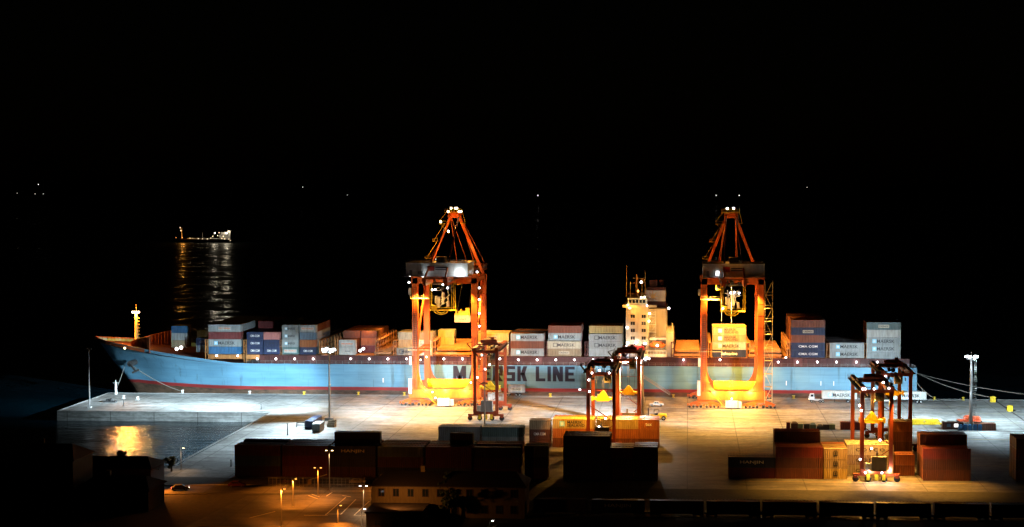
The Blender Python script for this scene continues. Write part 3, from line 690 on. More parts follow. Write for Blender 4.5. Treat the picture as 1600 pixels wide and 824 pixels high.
block_text('MAERSK', xat(708,Yh,585), xat(824,Yh,585), zat(596.5,Yh), zat(573,Yh), Yh, NAVYLET, ship, 'hull_lettering')
block_text('LINE', xat(837,Yh,585), xat(898,Yh,585), zat(596.5,Yh), zat(573,Yh), Yh, NAVYLET, ship, 'hull_lettering')
# the line's star emblem at the stern end of the name, on a square
ex, ez = xat(914,Yh,585), zat(594,Yh)
e = MB().box(ex,ex+5,Yh-.02,Yh,ez,ez+5); sp(e, 'hull_emblem', paint('hull emblem light blue', (.3,.62,.8), .45), ship)
st = star_mesh(2.2, WHITELET); so = put('emblem_star', st, ship, tuple(Vector((ex+2.5,Yh-.05,ez+2.5))-ship.location))
# draught marks / small letters
for px in (598, 1228, 1282, 1302): lettering('I', 1.6, WHITELET, ship, tuple(Vector((xat(px,Yh,598),Yh-.01,zat(600,Yh)))-ship.location))
# coaming strip with its lamps
cm_ = MB(); cm_.box(-158,80,557.9,558.4,10.75,13.7)
x = -158
while x < 80: cm_.box(x,x+.18,557.6,557.9,10.75,13.9); x += 1.75
cm_.box(-158,80,557.5,558.5,13.7,13.85)
sp(cm_, 'hatch_coaming', REDDECK)
rl = MB()
for z in (11.4,11.9): rl.bar((-163,557.0,z),(82,557.0,z),.05)
x = -163
while x < 82: rl.bar((x,557.0,10.75),(x,557.0,11.9),.06); x += 2.4
sp(rl, 'deck_railing', STEEL)
px = 402.0; lampxs = [338.5, 371.5]
while px < 960: lampxs.append(px); px += 29.15
lampxs += [1068,1125,1216,1246,1277,1307,1338,1371,1385]
for q in lampxs:
    if 517 < q < 520 : continue
    yy = 561 if q < 800 else 562.5 if q < 1200 else 566.0
    x, z = at(q, yy, 557.4); z = min(z, 13.2)
    if q < 380: z = zat(559.5, 557.4)
    sp(MB().ball((x,557.35,z),.34), 'deck_lamp', L_WHITE, ship)
for q in (402,489,606,722,841,1068,1246,1338):
    x = xat(q,557.3,562); lamp('deck_light', (x,556.9,12.6), 220, (1,.9,.95), ship)
# hatch covers & lashing bridges
hc = [(583,44),(680,62),(1050,50),(1166,65)]
bays = [300,326,385,441,500,530,590,620,680,743,798,855.5,920,1052,1113,1171,1236,1297,1354]
for px in bays[1:]:
    x = xat(px,558.7,556); wd_ = 12.6
    if px == 500: wd_ = 6.0
    if px == 590: wd_ = 6.2
    zz = 13.2 if px == 1354 else 13.9
    h = MB()
    y_ = 558.6
    while y_ < 596:
        h.box(x-.2,x+wd_,y_,y_+9.3,12.2,zz-.06); y_ += 9.42
    o = sp(h, 'hatch_cover', HATCHM)
for px in (583,):
    pass
# raised hatch stacks lit under the crane (covers laid on one another)
for (pa, pb, nlev, z0_) in ((681,737,2,14.2),(1053,1094,2,14.2),(1169,1221,2,14.2),(585,612,1,14.2)):
    xa_, xb2 = xat(pa,560,556), xat(pb,560,556)
    for k in range(nlev):
        h = MB(); h.box(xa_+.5*k,xb2-.3*k,559.5,595,z0_+1.55*k,z0_+.9+1.55*k)
        for yy in range(562,594,4): h.box(xa_+.6,xb2-.5,yy,yy+.3,z0_+.9+1.55*k,z0_+1.15+1.55*k)
        sp(h, 'stacked_hatch_cover', HATCHM)
for px in (321,381,437,499,524,587,615,676,738,793,850,914,1049,1107,1167,1230,1292,1350):
    x = xat(px,558.7,556); tall = px in (676,1230,524,587)
    lb = MB()
    for yy in range(559,597,5):
        lb.bar((x,yy,10.8),(x,yy,19.3 if not tall else 20),.28); lb.bar((x+.9,yy,10.8),(x+.9,yy,19.3 if not tall else 20),.28)
        if yy < 594: lb.bar((x,yy,14.2),(x,yy+5,19),.18); lb.bar((x,yy,19),(x,yy+5,14.2),.18)
    for z in (14.4,16.8,19.2): lb.box(x-.2,x+1.1,558.8,596,z,z+.14)
    for z in (17.9,20.3): lb.bar((x-.2,558.8,z),(x-.2,596,z),.07)
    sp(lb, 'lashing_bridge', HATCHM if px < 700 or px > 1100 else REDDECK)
# lamps on the lashing bridges seen between the floodlight mast and the first crane
for px, py, Y in ((511,545,560),(506,549,560),(568,545,561),(563,548,560),(580,539,575),(585,537,580),(588,540,582),(1228,560,560)):
    x, z = at(px,py,Y); sp(MB().ball((x,Y-.3,z),.5), 'bridge_lamp', L_WHITE, ship)
lamp('bridge_light', (xat(572,562,545),564,23), 3000, C_SOD, ship); lamp('bridge_light', (xat(600,575,540),575,24), 6000, C_SOD, ship)
# --- accommodation block
X0, X1, X2 = xat(978,560,520), xat(1013,560,520), xat(1041,560,520)
def zz(py): return zat(py,560)
hs = MB(); hs.box(X0,X1,560,594,13.8,zz(480)); hs.box(X1,X2,562.5,592,13.8,zz(483))
house = sp(hs, 'accommodation_block', CREAM)
for py in (494,505,516,528,540):
    for px in (987,990.5,1004,1007.5):
        x = xat(px,560,py); sp(MB().box(x-.35,x+.35,559.93,560.0,zz(py)-.6,zz(py)+.6), 'window', GLASS, house).location = (0,0,0)
brd = MB(); brd.box(X0-1.2,X1+3,558.6,595.6,zz(480),zz(480)+.3); brd.box(X0+.6,X1-.5,560.5,593,zz(480)+.3,zz(466)); brd.box(X0-1.2,X1+3,558.6,558.8,zz(480)+.3,zz(476))
bridge = sp(brd, 'wheelhouse', CREAM)
for i in range(5):
    x = X0+1.1+i*1.25; sp(MB().box(x,x+.95,560.42,560.5,zz(473.5),zz(468.5)), 'window', GLASS, bridge)
tp = MB(); 
for px, py0, py1, r in ((979,466,415,.16),(985,466,441,.14),(1003,466,444,.16),(997,466,452,.3),(1008,460,424,.12)):
    x = xat(px,566,440); tp.tube((x,566,zz(py0)),(x,566,zz(py1)),r,r*.6,6)
xm = xat(995,572,450); tp.tube((xm,572,zz(467)),(xm,572,zz(432)),.5,.35,8); tp.box(xm-2.5,xm+2.5,571.6,572.4,zz(446),zz(445)); tp.box(xm-1.5,xm+1.5,571.4,572.6,zz(438),zz(437)); tp.ball((xm+2.2,572,zz(440)),.9); tp.box(xm-3.2,xm+3.4,568,575,zz(462),zz(461))
sp(tp, 'radar_mast', paint('buff mast paint', (.72,.42,.10)))
fn = MB(); Xf0, Xf1 = xat(1009,570,470), xat(1040,570,470); fn.box(Xf0,Xf1,568,586,zz(484),zz(473)); 
sp(fn, 'funnel_casing', REDDECK)
f2 = MB().box(Xf0,Xf1,568,586,zz(473),zz(456)); funnel = sp(f2, 'funnel', WHITE)
f3 = MB().box(Xf0+.4,Xf1,568.5,585.5,zz(456),zz(451)); f3.box(Xf0+1.3,Xf0+4.3,570,578,zz(451),zz(440)); f3.box(Xf0+5.0,Xf1-.8,572,579,zz(451),zz(440)); sp(f3, 'funnel_top', REDDECK)
put('star_emblem', star_mesh(2.1, paint('gold emblem paint', (.8,.5,.12), .4), 8, .3), ship, tuple(Vector((xat(1020,568,464),567.9,zz(465)))-ship.location))
# stair tower on the aft part, lit from inside
sr = MB(); xs0 = X1+.2
for k, py in enumerate((491,503,515,527)):
    sr.box(xs0,xs0+2.4,560.6,562.4,zz(py+4.5),zz(py+4.5)+.15); sr.bar((xs0+.2,560.8,zz(py+4.5)),(xs0+2.2,560.8,zz(py-5)),.25,.1); sr.bar((xs0,560.7,zz(py+4.5)+1),(xs0+2.4,560.7,zz(py+4.5)+1),.08)
for dx in (0,2.4): sr.bar((xs0+dx,560.7,zz(560)),(xs0+dx,560.7,zz(486)),.16)
sp(sr, 'outside_stair', WHITE)
rd_ = MB(); rd_.box(X0-.6,X1-1.4,558.6,560,zz(546),zz(540)); sp(rd_, 'boat_deck_apron', paint('bright red apron paint', (.45,.03,.02), .5))
lbt = MB(); xc0 = xat(1027,560,540)
for a, b_, r0, r1 in ((-2.9,-2.0,.25,.95),(-2.0,2.0,.95,.95),(2.0,2.9,.95,.25)): lbt.tube((xc0+a,560.6,zz(539)),(xc0+b_,560.6,zz(539)),r0,r1,10)
lbt.box(xc0-1.6,xc0+1.6,560.0,561.2,zz(539)+.6,zz(539)+1.4)
tag(lbt.build('lifeboat', ORANGELET), 'enclosed orange lifeboat hung under the stern side of the superstructure', 'lifeboat')
pt = MB()
for i in range(14): x = X0+i*(X2-X0)/13; pt.box(x-.12,x+.12,559.2,559.5,13.9,zz(548))
pt.box(X0,X2,559.0,560,zz(548),zz(547)); pt.box(X0,X2,559.0,559.2,13.9,14.9); pt.box(X1+.5,X2,559,562.4,zz(530),zz(529)); pt.box(X1+.5,X2,559,559.2,zz(529),zz(526.5))
sp(pt, 'promenade_columns', WHITE)
av = MB(); av.box(X2,X2+2.6,561,590,13.8,zz(520)); av.bar((X2+2.2,561,zz(520)),(X2+2.2,561,zz(505)),.3); av.bar((X2+1,561,zz(520)),(X2+1,561,zz(512)),.3); sp(av, 'engine_casing', CREAM)
for px, py, m_ in ((981,477,L_WARM),(984,481,L_WARM),(1002,465,L_WARM),(1007,464.5,L_WARM),(1011,478,L_WHITE),(1045,482,L_WHITE),(980,512,L_WHITE),(981,536,L_WHITE),(994,535.5,L_WHITE),(1008,537,L_WHITE),(979,542,L_WHITE),(1027,540,L_WHITE),(1020,561,L_WHITE),(1037,561,L_WHITE),(1014,502,L_WARM),(1015,490,L_WARM),(1002,441,L_WHITE),(997,455,L_SOD)):
    x, z = at(px,py,559.2); sp(MB().ball((x,558.9,z),.42), 'house_lamp', m_)
for px, py, e_, c_ in ((994,488,3000,C_SOD),(984,477,2500,C_GOLD),(1018,494,2200,C_GOLD),(1018,510,2200,C_GOLD),(994,537,2500,C_WHITE),(1020,536,1800,C_GOLD),(1008,556,900,C_GOLD),(1030,556,900,C_GOLD),(1035,545,900,C_GOLD),(1008,468,800,(.7,1,.85))):
    x, z = at(px,py,557.5); lamp('house_light', (x,557.2,z), e_*.27, c_, ship)
lamp('house_light', (xat(1027,552,500),548,zz(502)), 5000, C_GOLD, ship, aim=(xat(1030,562,520),562,zz(508)), angle=70)
# gangway
gw = MB(); a = Vector((xat(1006,556,588),556.0,zat(590,556))); b_ = Vector((xat(1047,554,617),554.0,.6))
gw.bar(a,b_,.9,.14)
for s_ in (-.45,.45):
    for dz_ in (.5,1.0): gw.bar(a+Vector((0,s_,dz_)),b_+Vector((0,s_,dz_)),.06)
    for i in range(13): c = a.lerp(b_,i/12)+Vector((0,s_,0)); gw.bar(c,c+Vector((0,0,1)),.06)
tag(gw.build('gangway', STEEL), 'sloping steel gangway let down from the ship to the quay beside the middle mast', 'gangway')
# name on the bow

# ------------------------------------------------------------------ mooring lines
def rope(pts, r, lab, grp='mooring lines of the ship'):
    mb = MB()
    a, b_ = Vector(pts[0]), Vector(pts[1]); sag = pts[2]; prev = a
    for i in range(1,13):
        t = i/12; c = a.lerp(b_,t); c.z -= sag*4*t*(1-t); mb.tube(prev,c,r,r,5); prev = c
    tag(mb.build('mooring_line', ROPE), lab, 'rope', grp)
def G3(px,py,z=.5): x,y = ground(px,py,z); return (x,y,z)
def A3(px,py,Y): x,z = at(px,py,Y); return (x,Y,z)
rope((A3(207,572,562.0), G3(286,612.5), 1.0), .14, 'mooring line from the anchor side of the bow to the quay')
rope((A3(196,568,563.0), G3(180,612), .6), .10, 'short mooring line dropping from the bow to the white beacon')
rope((A3(1427,580,566), G3(1556,622), 1.5), .20, 'upper thick stern line running to the far yellow bollard')
rope((A3(1427,582,570), (150,553,.5), 2.5), .16, 'longest stern line running out past the yellow bollard')
rope((A3(1428,592,560), G3(1459,622), .8), .22, 'short steep stern line ending near the floodlit quay edge')
# ================================================================== QUAY FURNITURE
def bollard(px, py, lab, s=1.0, mat=None):
    x, y = ground(px, py); t = MB(); t.tube((0,0,0),(0,0,.75*s),.35*s,.28*s,10); t.tube((0,0,.75*s),(0,0,1.0*s),.5*s,.5*s,10); t.box(-.5*s,.5*s,-.5*s,.5*s,0,.08)
    o = t.build('bollard', mat or CONC, None, (x,y,.01)); tag(o, lab, 'bollard', 'bollards along the quay edge')
YB = paint('bollard yellow paint', (.75,.55,.05), .5)
for i, (px, py) in enumerate(((193,623),(215,625),(285,614.5),(390,616),(475,616.8),(560,617.4),(632,618),(860,620),(935,620.8),(1052,621.4),(1240,623),(1330,624),(1460,625),(1505,625.5))):
    bollard(px, py, ['left end bollard beyond the white patch','second bollard from the pier end','bollard holding the bow line','bollard under the blue bow flare','bollard left of the left mast','bollard right of the left mast','bollard just left of the first crane','bollard below the hull lettering','bollard near the hull emblem','bollard at the gangway foot','bollard left of the lorries','bollard behind the left lorry','bollard holding the short stern line','bollard left of the right mast'][i], 1.1, WHITE if i < 4 else YB)
for px, py, lab in ((1551,628.5,'far yellow buffer block at the end of the waterside crane rail'),(1577.5,643,'near yellow buffer block at the end of the landside crane rail')):
    x, y = ground(px, py); t = thing('rail_buffer', (x,y,0), lab, 'rail buffer', 'crane rail end buffers')
    MB().box(-.9,.9,-.8,.8,.02,2.0).build('block', YELLOW, t); MB().tube((-1.4,0,1.3),(-.9,0,1.3),.3,.3,8).build('bumper', DARKSTEEL, t)
# white harbour beacon at the pier end
x, y = ground(183, 615.5); t = thing('harbour_beacon', (x,y-1.2,0), 'slim white harbour beacon standing on the pier under the bow', 'beacon')
MB().tube((0,0,0),(0,0,3.8),.55,.22,10).build('column', WHITE, t); b_ = MB(); b_.bar((-1.0,0,4.2),(1.0,0,4.2),.12,.1); b_.tube((0,0,3.8),(0,0,5.2),.12,.1,6); b_.build('cross_arm', WHITE, t)
lamp('beacon_light', (x+1.0,y-2.6,4.2), 500, C_COLD, t)
def flood_mast(name, X, Y, H, lab, heads, ladder=False, head_w=1.9, r=.38, grp='floodlight masts of the terminal', mat=STEEL, lit=True):
    t = thing(name, (X,Y,0), lab, 'floodlight mast', grp)
    MB().box(-1.3,1.3,-1.3,1.3,0,.9).build('base', CONC, t)
    MB().tube((0,0,.9),(0,0,H),r,r*.55,12).build('pole', mat, t)
    h = MB(); h.tube((0,0,H-.3),(0,0,H-.1),head_w*.7,head_w*.7,12); h.box(-head_w,head_w,-.1,.1,H+.5,H+.7); h.box(-.1,.1,-head_w,head_w,H+.5,H+.7)
    for i in range(8):
        a_ = i*math.pi/4; h.bar((head_w*.7*math.cos(a_),head_w*.7*math.sin(a_),H-.2),(head_w*.7*math.cos(a_),head_w*.7*math.sin(a_),H+1.0),.06)
    h.tube((0,0,H),(0,0,H+2.2),.07,.04,5)
    h.build('lamp_ring', mat, t)
    for i, (dx, dy) in enumerate(((-head_w,-.1),(head_w,-.1),(-head_w*.4,-.9),(head_w*.45,-.9),(-head_w*.7,.9),(head_w*.7,.9))):
        c_ = MB(); c_.box(dx-.4,dx+.4,dy-.28,dy+.28,H+.55,H+1.1); hd = c_.build('floodlight', mat, t)
        MB().box(dx-.34,dx+.34,dy-.34,dy-.30,H+.4,H+1.0).build('lens', L_BLUE if lit else GLASS, hd)
        MB().box(dx-.34,dx+.34,dy+.30,dy+.34,H+.4,H+1.0).build('lens', L_BLUE if lit else GLASS, hd)
    if ladder:
        l_ = MB(); l_.bar((r+.3,0,1),(r+.3,0,H),.07); l_.bar((r+.9,0,1),(r+.9,0,H),.07)
        k = 1.5
        while k < H: l_.bar((r+.3,0,k),(r+.9,0,k),.07); l_.box(r+.2,r+1.1,-.3,.3,k,k+.08) if int(k) % 3 == 0 else None; k += .6
        l_.box(r-.2,r+1.2,-.7,.7,H*.42,H*.42+.15); l_.box(r-.2,r+1.0,-.5,.5,H*.33,H*.33+.9)
        l_.build('ladder', mat, t)
    for (aim, e_, ang, c_) in heads:
        lamp('mast_light', (X+(.8 if aim[0] > X else -.8),Y+(.9 if aim[1] > Y else -.9),H+.5), e_, c_, t, aim=aim, angle=ang*1.12, blend=.95)
    return t
MX = [(-116.4,491.4),(-14.2,483.0),(88.5,483.5)]
W = 1000.0
H1 = zat(552,491.4); H2 = zat(563,483); H3 = zat(557,483.5)
flood_mast('floodlight_mast', *MX[0], H1, 'tall dark lit floodlight mast rising against the bare blue hull at the left', [((-178,532,0),3600*W,31,C_COLD),((-187,519,0),2400*W,21,C_COLD),((-152,530,0),1300*W,58,C_COLD),((-120,530,0),170*W,90,C_COLD),((-88,512,0),330*W,100,(.9,.95,1)),((-203,520,0),1900*W,18,C_COLD),((-170,506,-1),900*W,34,C_COLD),((-126,470,0),620*W,64,C_COLD),((-128,440,0),700*W,30,C_COLD),((-112,487,0),150*W,140,C_COLD),((-175,557,2),70*W,26,(.52,.8,1)),((-148,557,1),105*W,30,(.52,.8,1)),((-122,557,0),75*W,38,(.52,.8,1)),((-98,557,0),80*W,38,(.52,.8,1)),((-120,560,12),7*W,120,C_COLD)])
flood_mast('floodlight_mast', *MX[1], H2, 'lit floodlight mast in the middle beside the gangway and yard crane', [((-45,516,0),760*W,90,(.88,.95,1)),((15,500,0),110*W,90,C_WHITE),((-50,557,2),140*W,55,C_COLD),((22,557,2),100*W,55,C_COLD),((-30,455,2),90*W,90,C_WHITE)], ladder=False, r=.5)
flood_mast('floodlight_mast', *MX[2], H3, 'tall lit floodlight mast with ladder standing alone at the right', [((66,512,0),620*W,75,C_COLD),((125,512,0),420*W,95,C_COLD),((98,474,0),200*W,90,C_COLD),((66,478,0),260*W,60,C_COLD),((50,557,5),400*W,50,C_COLD),((75,557,7),110*W,64,C_COLD),((130,540,0),300*W,90,C_COLD)], ladder=True, r=.6, head_w=1.7)
lamp('mast_light', (86.9,480.6,H3-2.5), 1500, C_COLD, None); lamp('mast_light', (86.5,480.0,H3*.5), 900, C_COLD, None)  # unseen fill lamps added to lighten the pole of the right mast
def thin_mast(px, py, Y, top, lab, lamps=False, grp='thin unlit masts'):
    X = xat(px, Y, py); H_ = zat(top, Y); t = thing('slim_mast', (X,Y,0), lab, 'mast', grp)
    MB().tube((0,0,0),(0,0,H_),.28,.14,8).build('pole', STEEL, t); MB().box(-.6,.6,-.5,.5,0,.7).build('base', CONC, t)
    h = MB(); h.box(-.9,.9,-.12,.12,H_,H_+.2); h.box(-.9,-.45,-.3,.3,H_-.3,H_); h.box(.45,.9,-.3,.3,H_-.3,H_); h.build('lamp_head', GREYPAINT, t)
thin_mast(140,638,514,549,'slim grey unlit mast near the left corner of the pier')
thin_mast(757.5,690,452,600,'slim dark mast standing right before the near side of the left yard crane')
# small dark boxes and hose lying on the apron
def bin_(px, py, w_, h_, lab, mat, roof=False, Y=None):
    x, y = ground(px, py); t = MB(); t.box(-w_/2,w_/2,-.9,.9,.1,h_); t.box(-w_/2+.1,w_/2-.1,-.7,.7,0,.1)
    for i in range(5): xx = -w_/2+.1+i*(w_-.3)/4; t.box(xx,xx+.1,-.96,-.9,.15,h_-.1)
    t.box(-w_/2-.06,w_/2+.06,-.97,-.9,h_-.12,h_+.02)
    if roof: t.add([(-w_/2-.1,-1,h_+.02),(w_/2+.1,-1,h_+.02),(w_/2+.1,1,h_+.02),(-w_/2-.1,1,h_+.02),(-w_/4,0,h_+.6),(w_/4,0,h_+.6)],[(0,1,5,4),(2,3,4,5),(1,2,5),(3,0,4)])
    tag(t.build('steel_skip', mat, None, (x,y,0)), lab, 'skip', 'steel skips in a row on the apron')
for i, (px, w_, h_, m_, rf) in enumerate(((1231.5,1.1,2.3,CM['maroon'],False),(1241,2.0,1.9,CM['brown'],True),(1250,1.6,1.75,CM['green'],False),(1260,1.7,1.75,CM['black'],False),(1270,1.8,1.5,CM['teal'],True),(1281,1.9,1.0,CM['black'],True),(1290.5,1.8,1.55,CM['black'],False),(1300,1.7,1.6,CM['green'],False))):
    bin_(px, 671, w_*1.05, h_, ['narrow tall maroon skip at the left end of the row','brown skip with pitched lid, second in the row','green skip third from the left','black square skip between green and teal ones','teal skip with pitched lid in mid row','lowest black skip with sloping lid','black skip second from the right end','green skip at the right end of the row'][i], m_, rf)
container(xat(1313,482,671),481,.02,7.9,'maroon','dark maroon container on the apron right of the row of skips',None,H=2.4)
# site hut and box by the right mast
container(xat(1473,483.5,673),483.5,.02,6.4,'brown','small brown container with two windows left of the right mast base',None,H=2.2)
hut = col.objects[-2].parent or col.objects[-1].parent
for k, (px, m_) in enumerate(((1479.5,CM['slate']),(1491,L_SIGN))):
    x = xat(px,483.4,666); MB().box(x-hut.location.x,x-hut.location.x+1.2,-.05,0,.8,1.8).build('window', m_, hut)
container(xat(1522.5,482,673),482,.02,6.6,'rust','plain rust red container right of the right mast base',None,H=2.2)
container(xat(475,0.01+488,671) if False else -127.4,486.5,.02,L40,'navy','dark blue container standing end on near the left mast',None,rz=0,H=2.6)
navyc = [o for o in col.objects if o.get('label','').startswith('dark blue container standing end on')][0]
container(-119,480.5,.02,L20*1.25 if False else L20,'grey','pale grey container standing end on near the left mast',None,H=2.6)
greyc = [o for o in col.objects if o.get('label','').startswith('pale grey container standing end on')][0]
for o, (px, py, Yb) in ((navyc,(476.5,671,0)),(greyc,(487.5,675.5,0))):
    gx, gy = ground(px, py); o.location = (gx+2.44, gy, .02); o.rotation_euler.z = R(90)
# container corner office extras: pallet of timber beside grey box
x, y = ground(513,668); t = MB()
for i in range(6): t.box(-.5+i*.05,1.9,i*.55,i*.55+.4,.02,1.0+.5*((i*7)%3))
tag(t.build('timber_stack', CM['tan'], None, (x,y,0)), 'untidy tan timber stack at the back of the grey container', 'timber stack')
x, y = ground(470,668); t = MB(); t.box(-1.5,1.5,-.6,.6,.5,.62); t.box(-1.5,1.5,-.6,-.5,0,1.2) if False else None
for dx in (-1.4,1.4):
    for dy in (-.5,.5): t.bar((dx,dy,0),(dx*.9,dy,1.5),.12)
t.bar((-1.3,-.5,1.5),(1.3,-.5,1.5),.14); t.bar((-1.3,.5,1.5),(1.3,.5,1.5),.14); t.bar((-1.3,-.5,1.0),(1.3,-.5,1.0),.1)
tag(t.build('steel_trestle', DARKSTEEL, None, (x,y,0)), 'small dark steel trestle left of the blue container', 'trestle')
for i, (px, py, lab) in enumerate(((449.5,671,'upper of the two tiny dark posts left of the containers'),(449.5,680,'lower of the two tiny dark posts left of the containers'),(408,640,'small dark post near the inner corner of the pier'),(193,634,'small dark post on the left part of the pier'),(361,729,'dark post at the quay slope beside the long dark block'))):
    x, y = ground(px, py); t = MB(); t.tube((0,0,0),(0,0,1.6),.16,.13,8); t.box(-.25,.25,-.25,.25,0,.15); t.ball((0,0,1.7),.2,8,5)
    tag(t.build('marker_post', DARKSTEEL, None, (x,y,.01)), lab, 'post', 'marker posts on the quay')
x, y = ground(172, 628.5); t = MB(); t.box(-2.2,2.2,-1,1,.02,.5); t.ball((.6,0,.6),.9,8,5); t.ball((-.9,.2,.5),.7,8,5)
tag(t.build('fender_heap', RUBBER, None, (x,y,0)), 'dark heap of rubber fenders on the left end of the pier', 'fenders')
x, y = ground(1512, 674); t = MB()
for dx in (-3.6,-2.1,-.6,.9,2.4): t.box(dx,dx+1.2,-2.4,-1.2,.1,1.5); t.box(dx+.1,dx+1.1,-2.3,-1.3,1.5,1.9)
tag(t.build('cable_drum_row', CM['blue'], None, (x+1.0,y+3.4,0)), 'blue crates huddled around the foot of the right mast', 'crates')
# ------------------------------------------------------------------ yellow and red spreader frames lying on the apron
def spreader_frame(px0, px1, py, lab, mat, tall=2.2, Y=None):
    xa_, y = ground(px0, py); xb2, _ = ground(px1, py); L_ = xb2-xa_; t = thing('spreader_frame', (xa_,y,0), lab, 'spreader', 'spreaders parked on the apron')
    f = MB()
    for yy in (0,2.3):
        f.bar((0,yy,.5),(L_,yy,.5),.28,.4); f.bar((L_*.3,yy,1.6),(L_*.95,yy,1.6),.22,.25)
        for u in (.3,.5,.7,.95): f.bar((L_*u,yy,.5),(L_*u,yy,1.6),.22)
        f.bar((L_*.3,yy,.6),(L_*.5,yy,1.6),.14); f.bar((L_*.5,yy,1.6),(L_*.7,yy,.6),.14); f.bar((L_*.7,yy,.6),(L_*.95,yy,1.6),.14)
    for u in (0,.33,.66,1): f.bar((L_*u,0,.5),(L_*u,2.3,.5),.28,.4)
    f.build('frame', mat, t)
    h = MB(); h.box(L_*.35,L_*.6,.5,1.8,.75,tall*.8); h.box(L_*.66,L_*.9,.5,1.8,.75,tall*.7); h.build('headblock', mat, t)
    for u in (0,1):
        for yy in (0,2.3): MB().box(L_*u-.25,L_*u+.25,yy-.2,yy+.2,.02,.5).build('twistlock_housing', DARKSTEEL, t)
spreader_frame(1400,1470,664.5,'yellow spreader frame parked on the apron left of the right mast',YELLOW)
spreader_frame(1497,1533,660,'red spreader frame parked behind the foot of the right mast',paint('spreader red paint',(.62,.09,.03),.5),2.6)
# ================================================================== VEHICLES
def wheel(t, x, y, r=.5, wd=.3):
    w_ = MB().tube((x,y-wd/2,r),(x,y+wd/2,r),r,r,14).build('wheel', RUBBER, t); MB().tube((x,y-wd/2-.02,r),(x,y+wd/2+.02,r),r*.5,r*.5,10).build('rim', STEEL, w_)
def lorry(px, py, lab, boxlab, key='white', txt='MK', L=L40, cab=True, trailer=True):
    """terminal tractor facing left with a skeletal trailer"""
    x, y = ground(px, py); t = thing('terminal_tractor', (x,y,0), lab, 'lorry', 'lorries on the quay')
    c = MB(); c.box(0,1.9,.2,2.2,1.0,1.9); c.prism_y([(.1,1.9),(1.8,1.9),(1.8,3.1),(.45,3.1)],.3,1.7); c.box(1.9,5.2,.5,1.9,.75,1.05); c.build('cab', WHITE, t)
    g_ = MB(); g_.box(.6,1.6,.24,.3,2.1,2.9); g_.build('window', GLASS, t)
    g_ = MB(); g_.box(-.03,.0,.4,.8,1.1,1.4); g_.build('headlight', L_WARM, t)
    ch = MB(); ch.box(4.0,4.0+L+1.2,.5,.8,1.15,1.4); ch.box(4.0,5.2+L,1.7,2.0,1.15,1.4)
    for u in range(6): ch.box(4.2+u*(L/5),4.4+u*(L/5),.3,2.2,1.2,1.38)
    ch.bar((9,.7,1.15),(9,.7,.1),.15); ch.build('trailer', DARKSTEEL, t)
    for xx in (1.0,3.9,4.9,L+1.5,L+2.8):
        for yy in (.35,2.05): wheel(t, xx, yy)
    container(x+4.6, y, 1.42, L, key, boxlab, txt, 'containers carried by lorries', H=2.7)
lorry(1264,629.5,'terminal tractor in front of the stern, its trailer partly behind the near yard crane','white dark lettered container on the left lorry by the stern')
lorry(1372,630.5,'terminal tractor hidden behind the yard cranes at the stern','white dark lettered container on the lorry behind two yard cranes')
x, y = ground(757,617); container(xat(762,540,612),540,.02,L20,'white','brightly lit white container beneath the first crane leg',None,H=2.8)
lorry(774,619.5,'terminal tractor just right of the first crane','grey container on the lorry just right of the first crane','grey','LAB',L20)
def pickup(px, py):
    x, y = ground(px, py); t = thing('pickup', (x,y,0), 'white pickup truck parked on the golden lit apron', 'pickup')
    b_ = MB(); b_.prism_y([(0,.45),(4.9,.45),(5.0,.95),(3.9,1.1),(3.5,1.1),(.1,1.05)],0,1.75); b_.build('body', WHITE, t)
    c = MB(); c.prism_y([(1.5,1.08),(3.7,1.1),(3.1,1.62),(1.75,1.62)],.1,1.65); c.build('cab', WHITE, t)
    g_ = MB(); g_.prism_y([(1.75,1.15),(2.5,1.15),(2.5,1.52),(1.9,1.52)],.07,.1); g_.prism_y([(2.6,1.15),(3.4,1.15),(3.0,1.52),(2.6,1.52)],.07,.1); g_.build('window', GLASS, t)
    for xx in (.95,4.0):
        for yy in (.1,1.65): wheel(t, xx, yy, .38, .24)
pickup(1014.5,635.5)
def reach_stacker(px, py):
    x, y = ground(px, py); t = thing('reach_stacker', (x,y,0), 'dark heavy forklift standing on the apron right of the middle mast', 'forklift')
    b_ = MB(); b_.prism_y([(2.0,.8),(7.2,.8),(7.6,1.2),(7.4,1.9),(5.0,2.0),(4.2,1.5),(2.0,1.5)],.2,2.8); b_.build('body', YELLOW, t)
    c = MB()
    for xx in (3.4,5.0):
        for yy in (.6,2.3): c.bar((xx,yy,1.5),(xx,yy,3.3),.12)
    c.box(3.3,5.1,.5,2.4,3.3,3.42); c.box(3.6,4.6,.8,2.0,1.6,2.2); c.build('cab', DARKSTEEL, t)
    m_ = MB()
    for yy in (.7,2.2): m_.bar((1.6,yy,.3),(1.5,yy,3.9),.25,.3); m_.box(-1.6,1.4,yy-.12,yy+.12,.12,.3)
    for z in (1.2,2.6,3.8): m_.bar((1.55,.7,z),(1.55,2.2,z),.15)
    m_.build('mast', DARKSTEEL, t); MB().bar((1.2,.2,1.2),(1.2,2.8,1.2),.15,.9).build('fork_carriage', DARKSTEEL, t)
    for xx, r_ in ((2.6,.85),(6.5,.72)):
        for yy in (.2,2.8): wheel(t, xx, yy, r_, .5)
reach_stacker(1005.5,657)
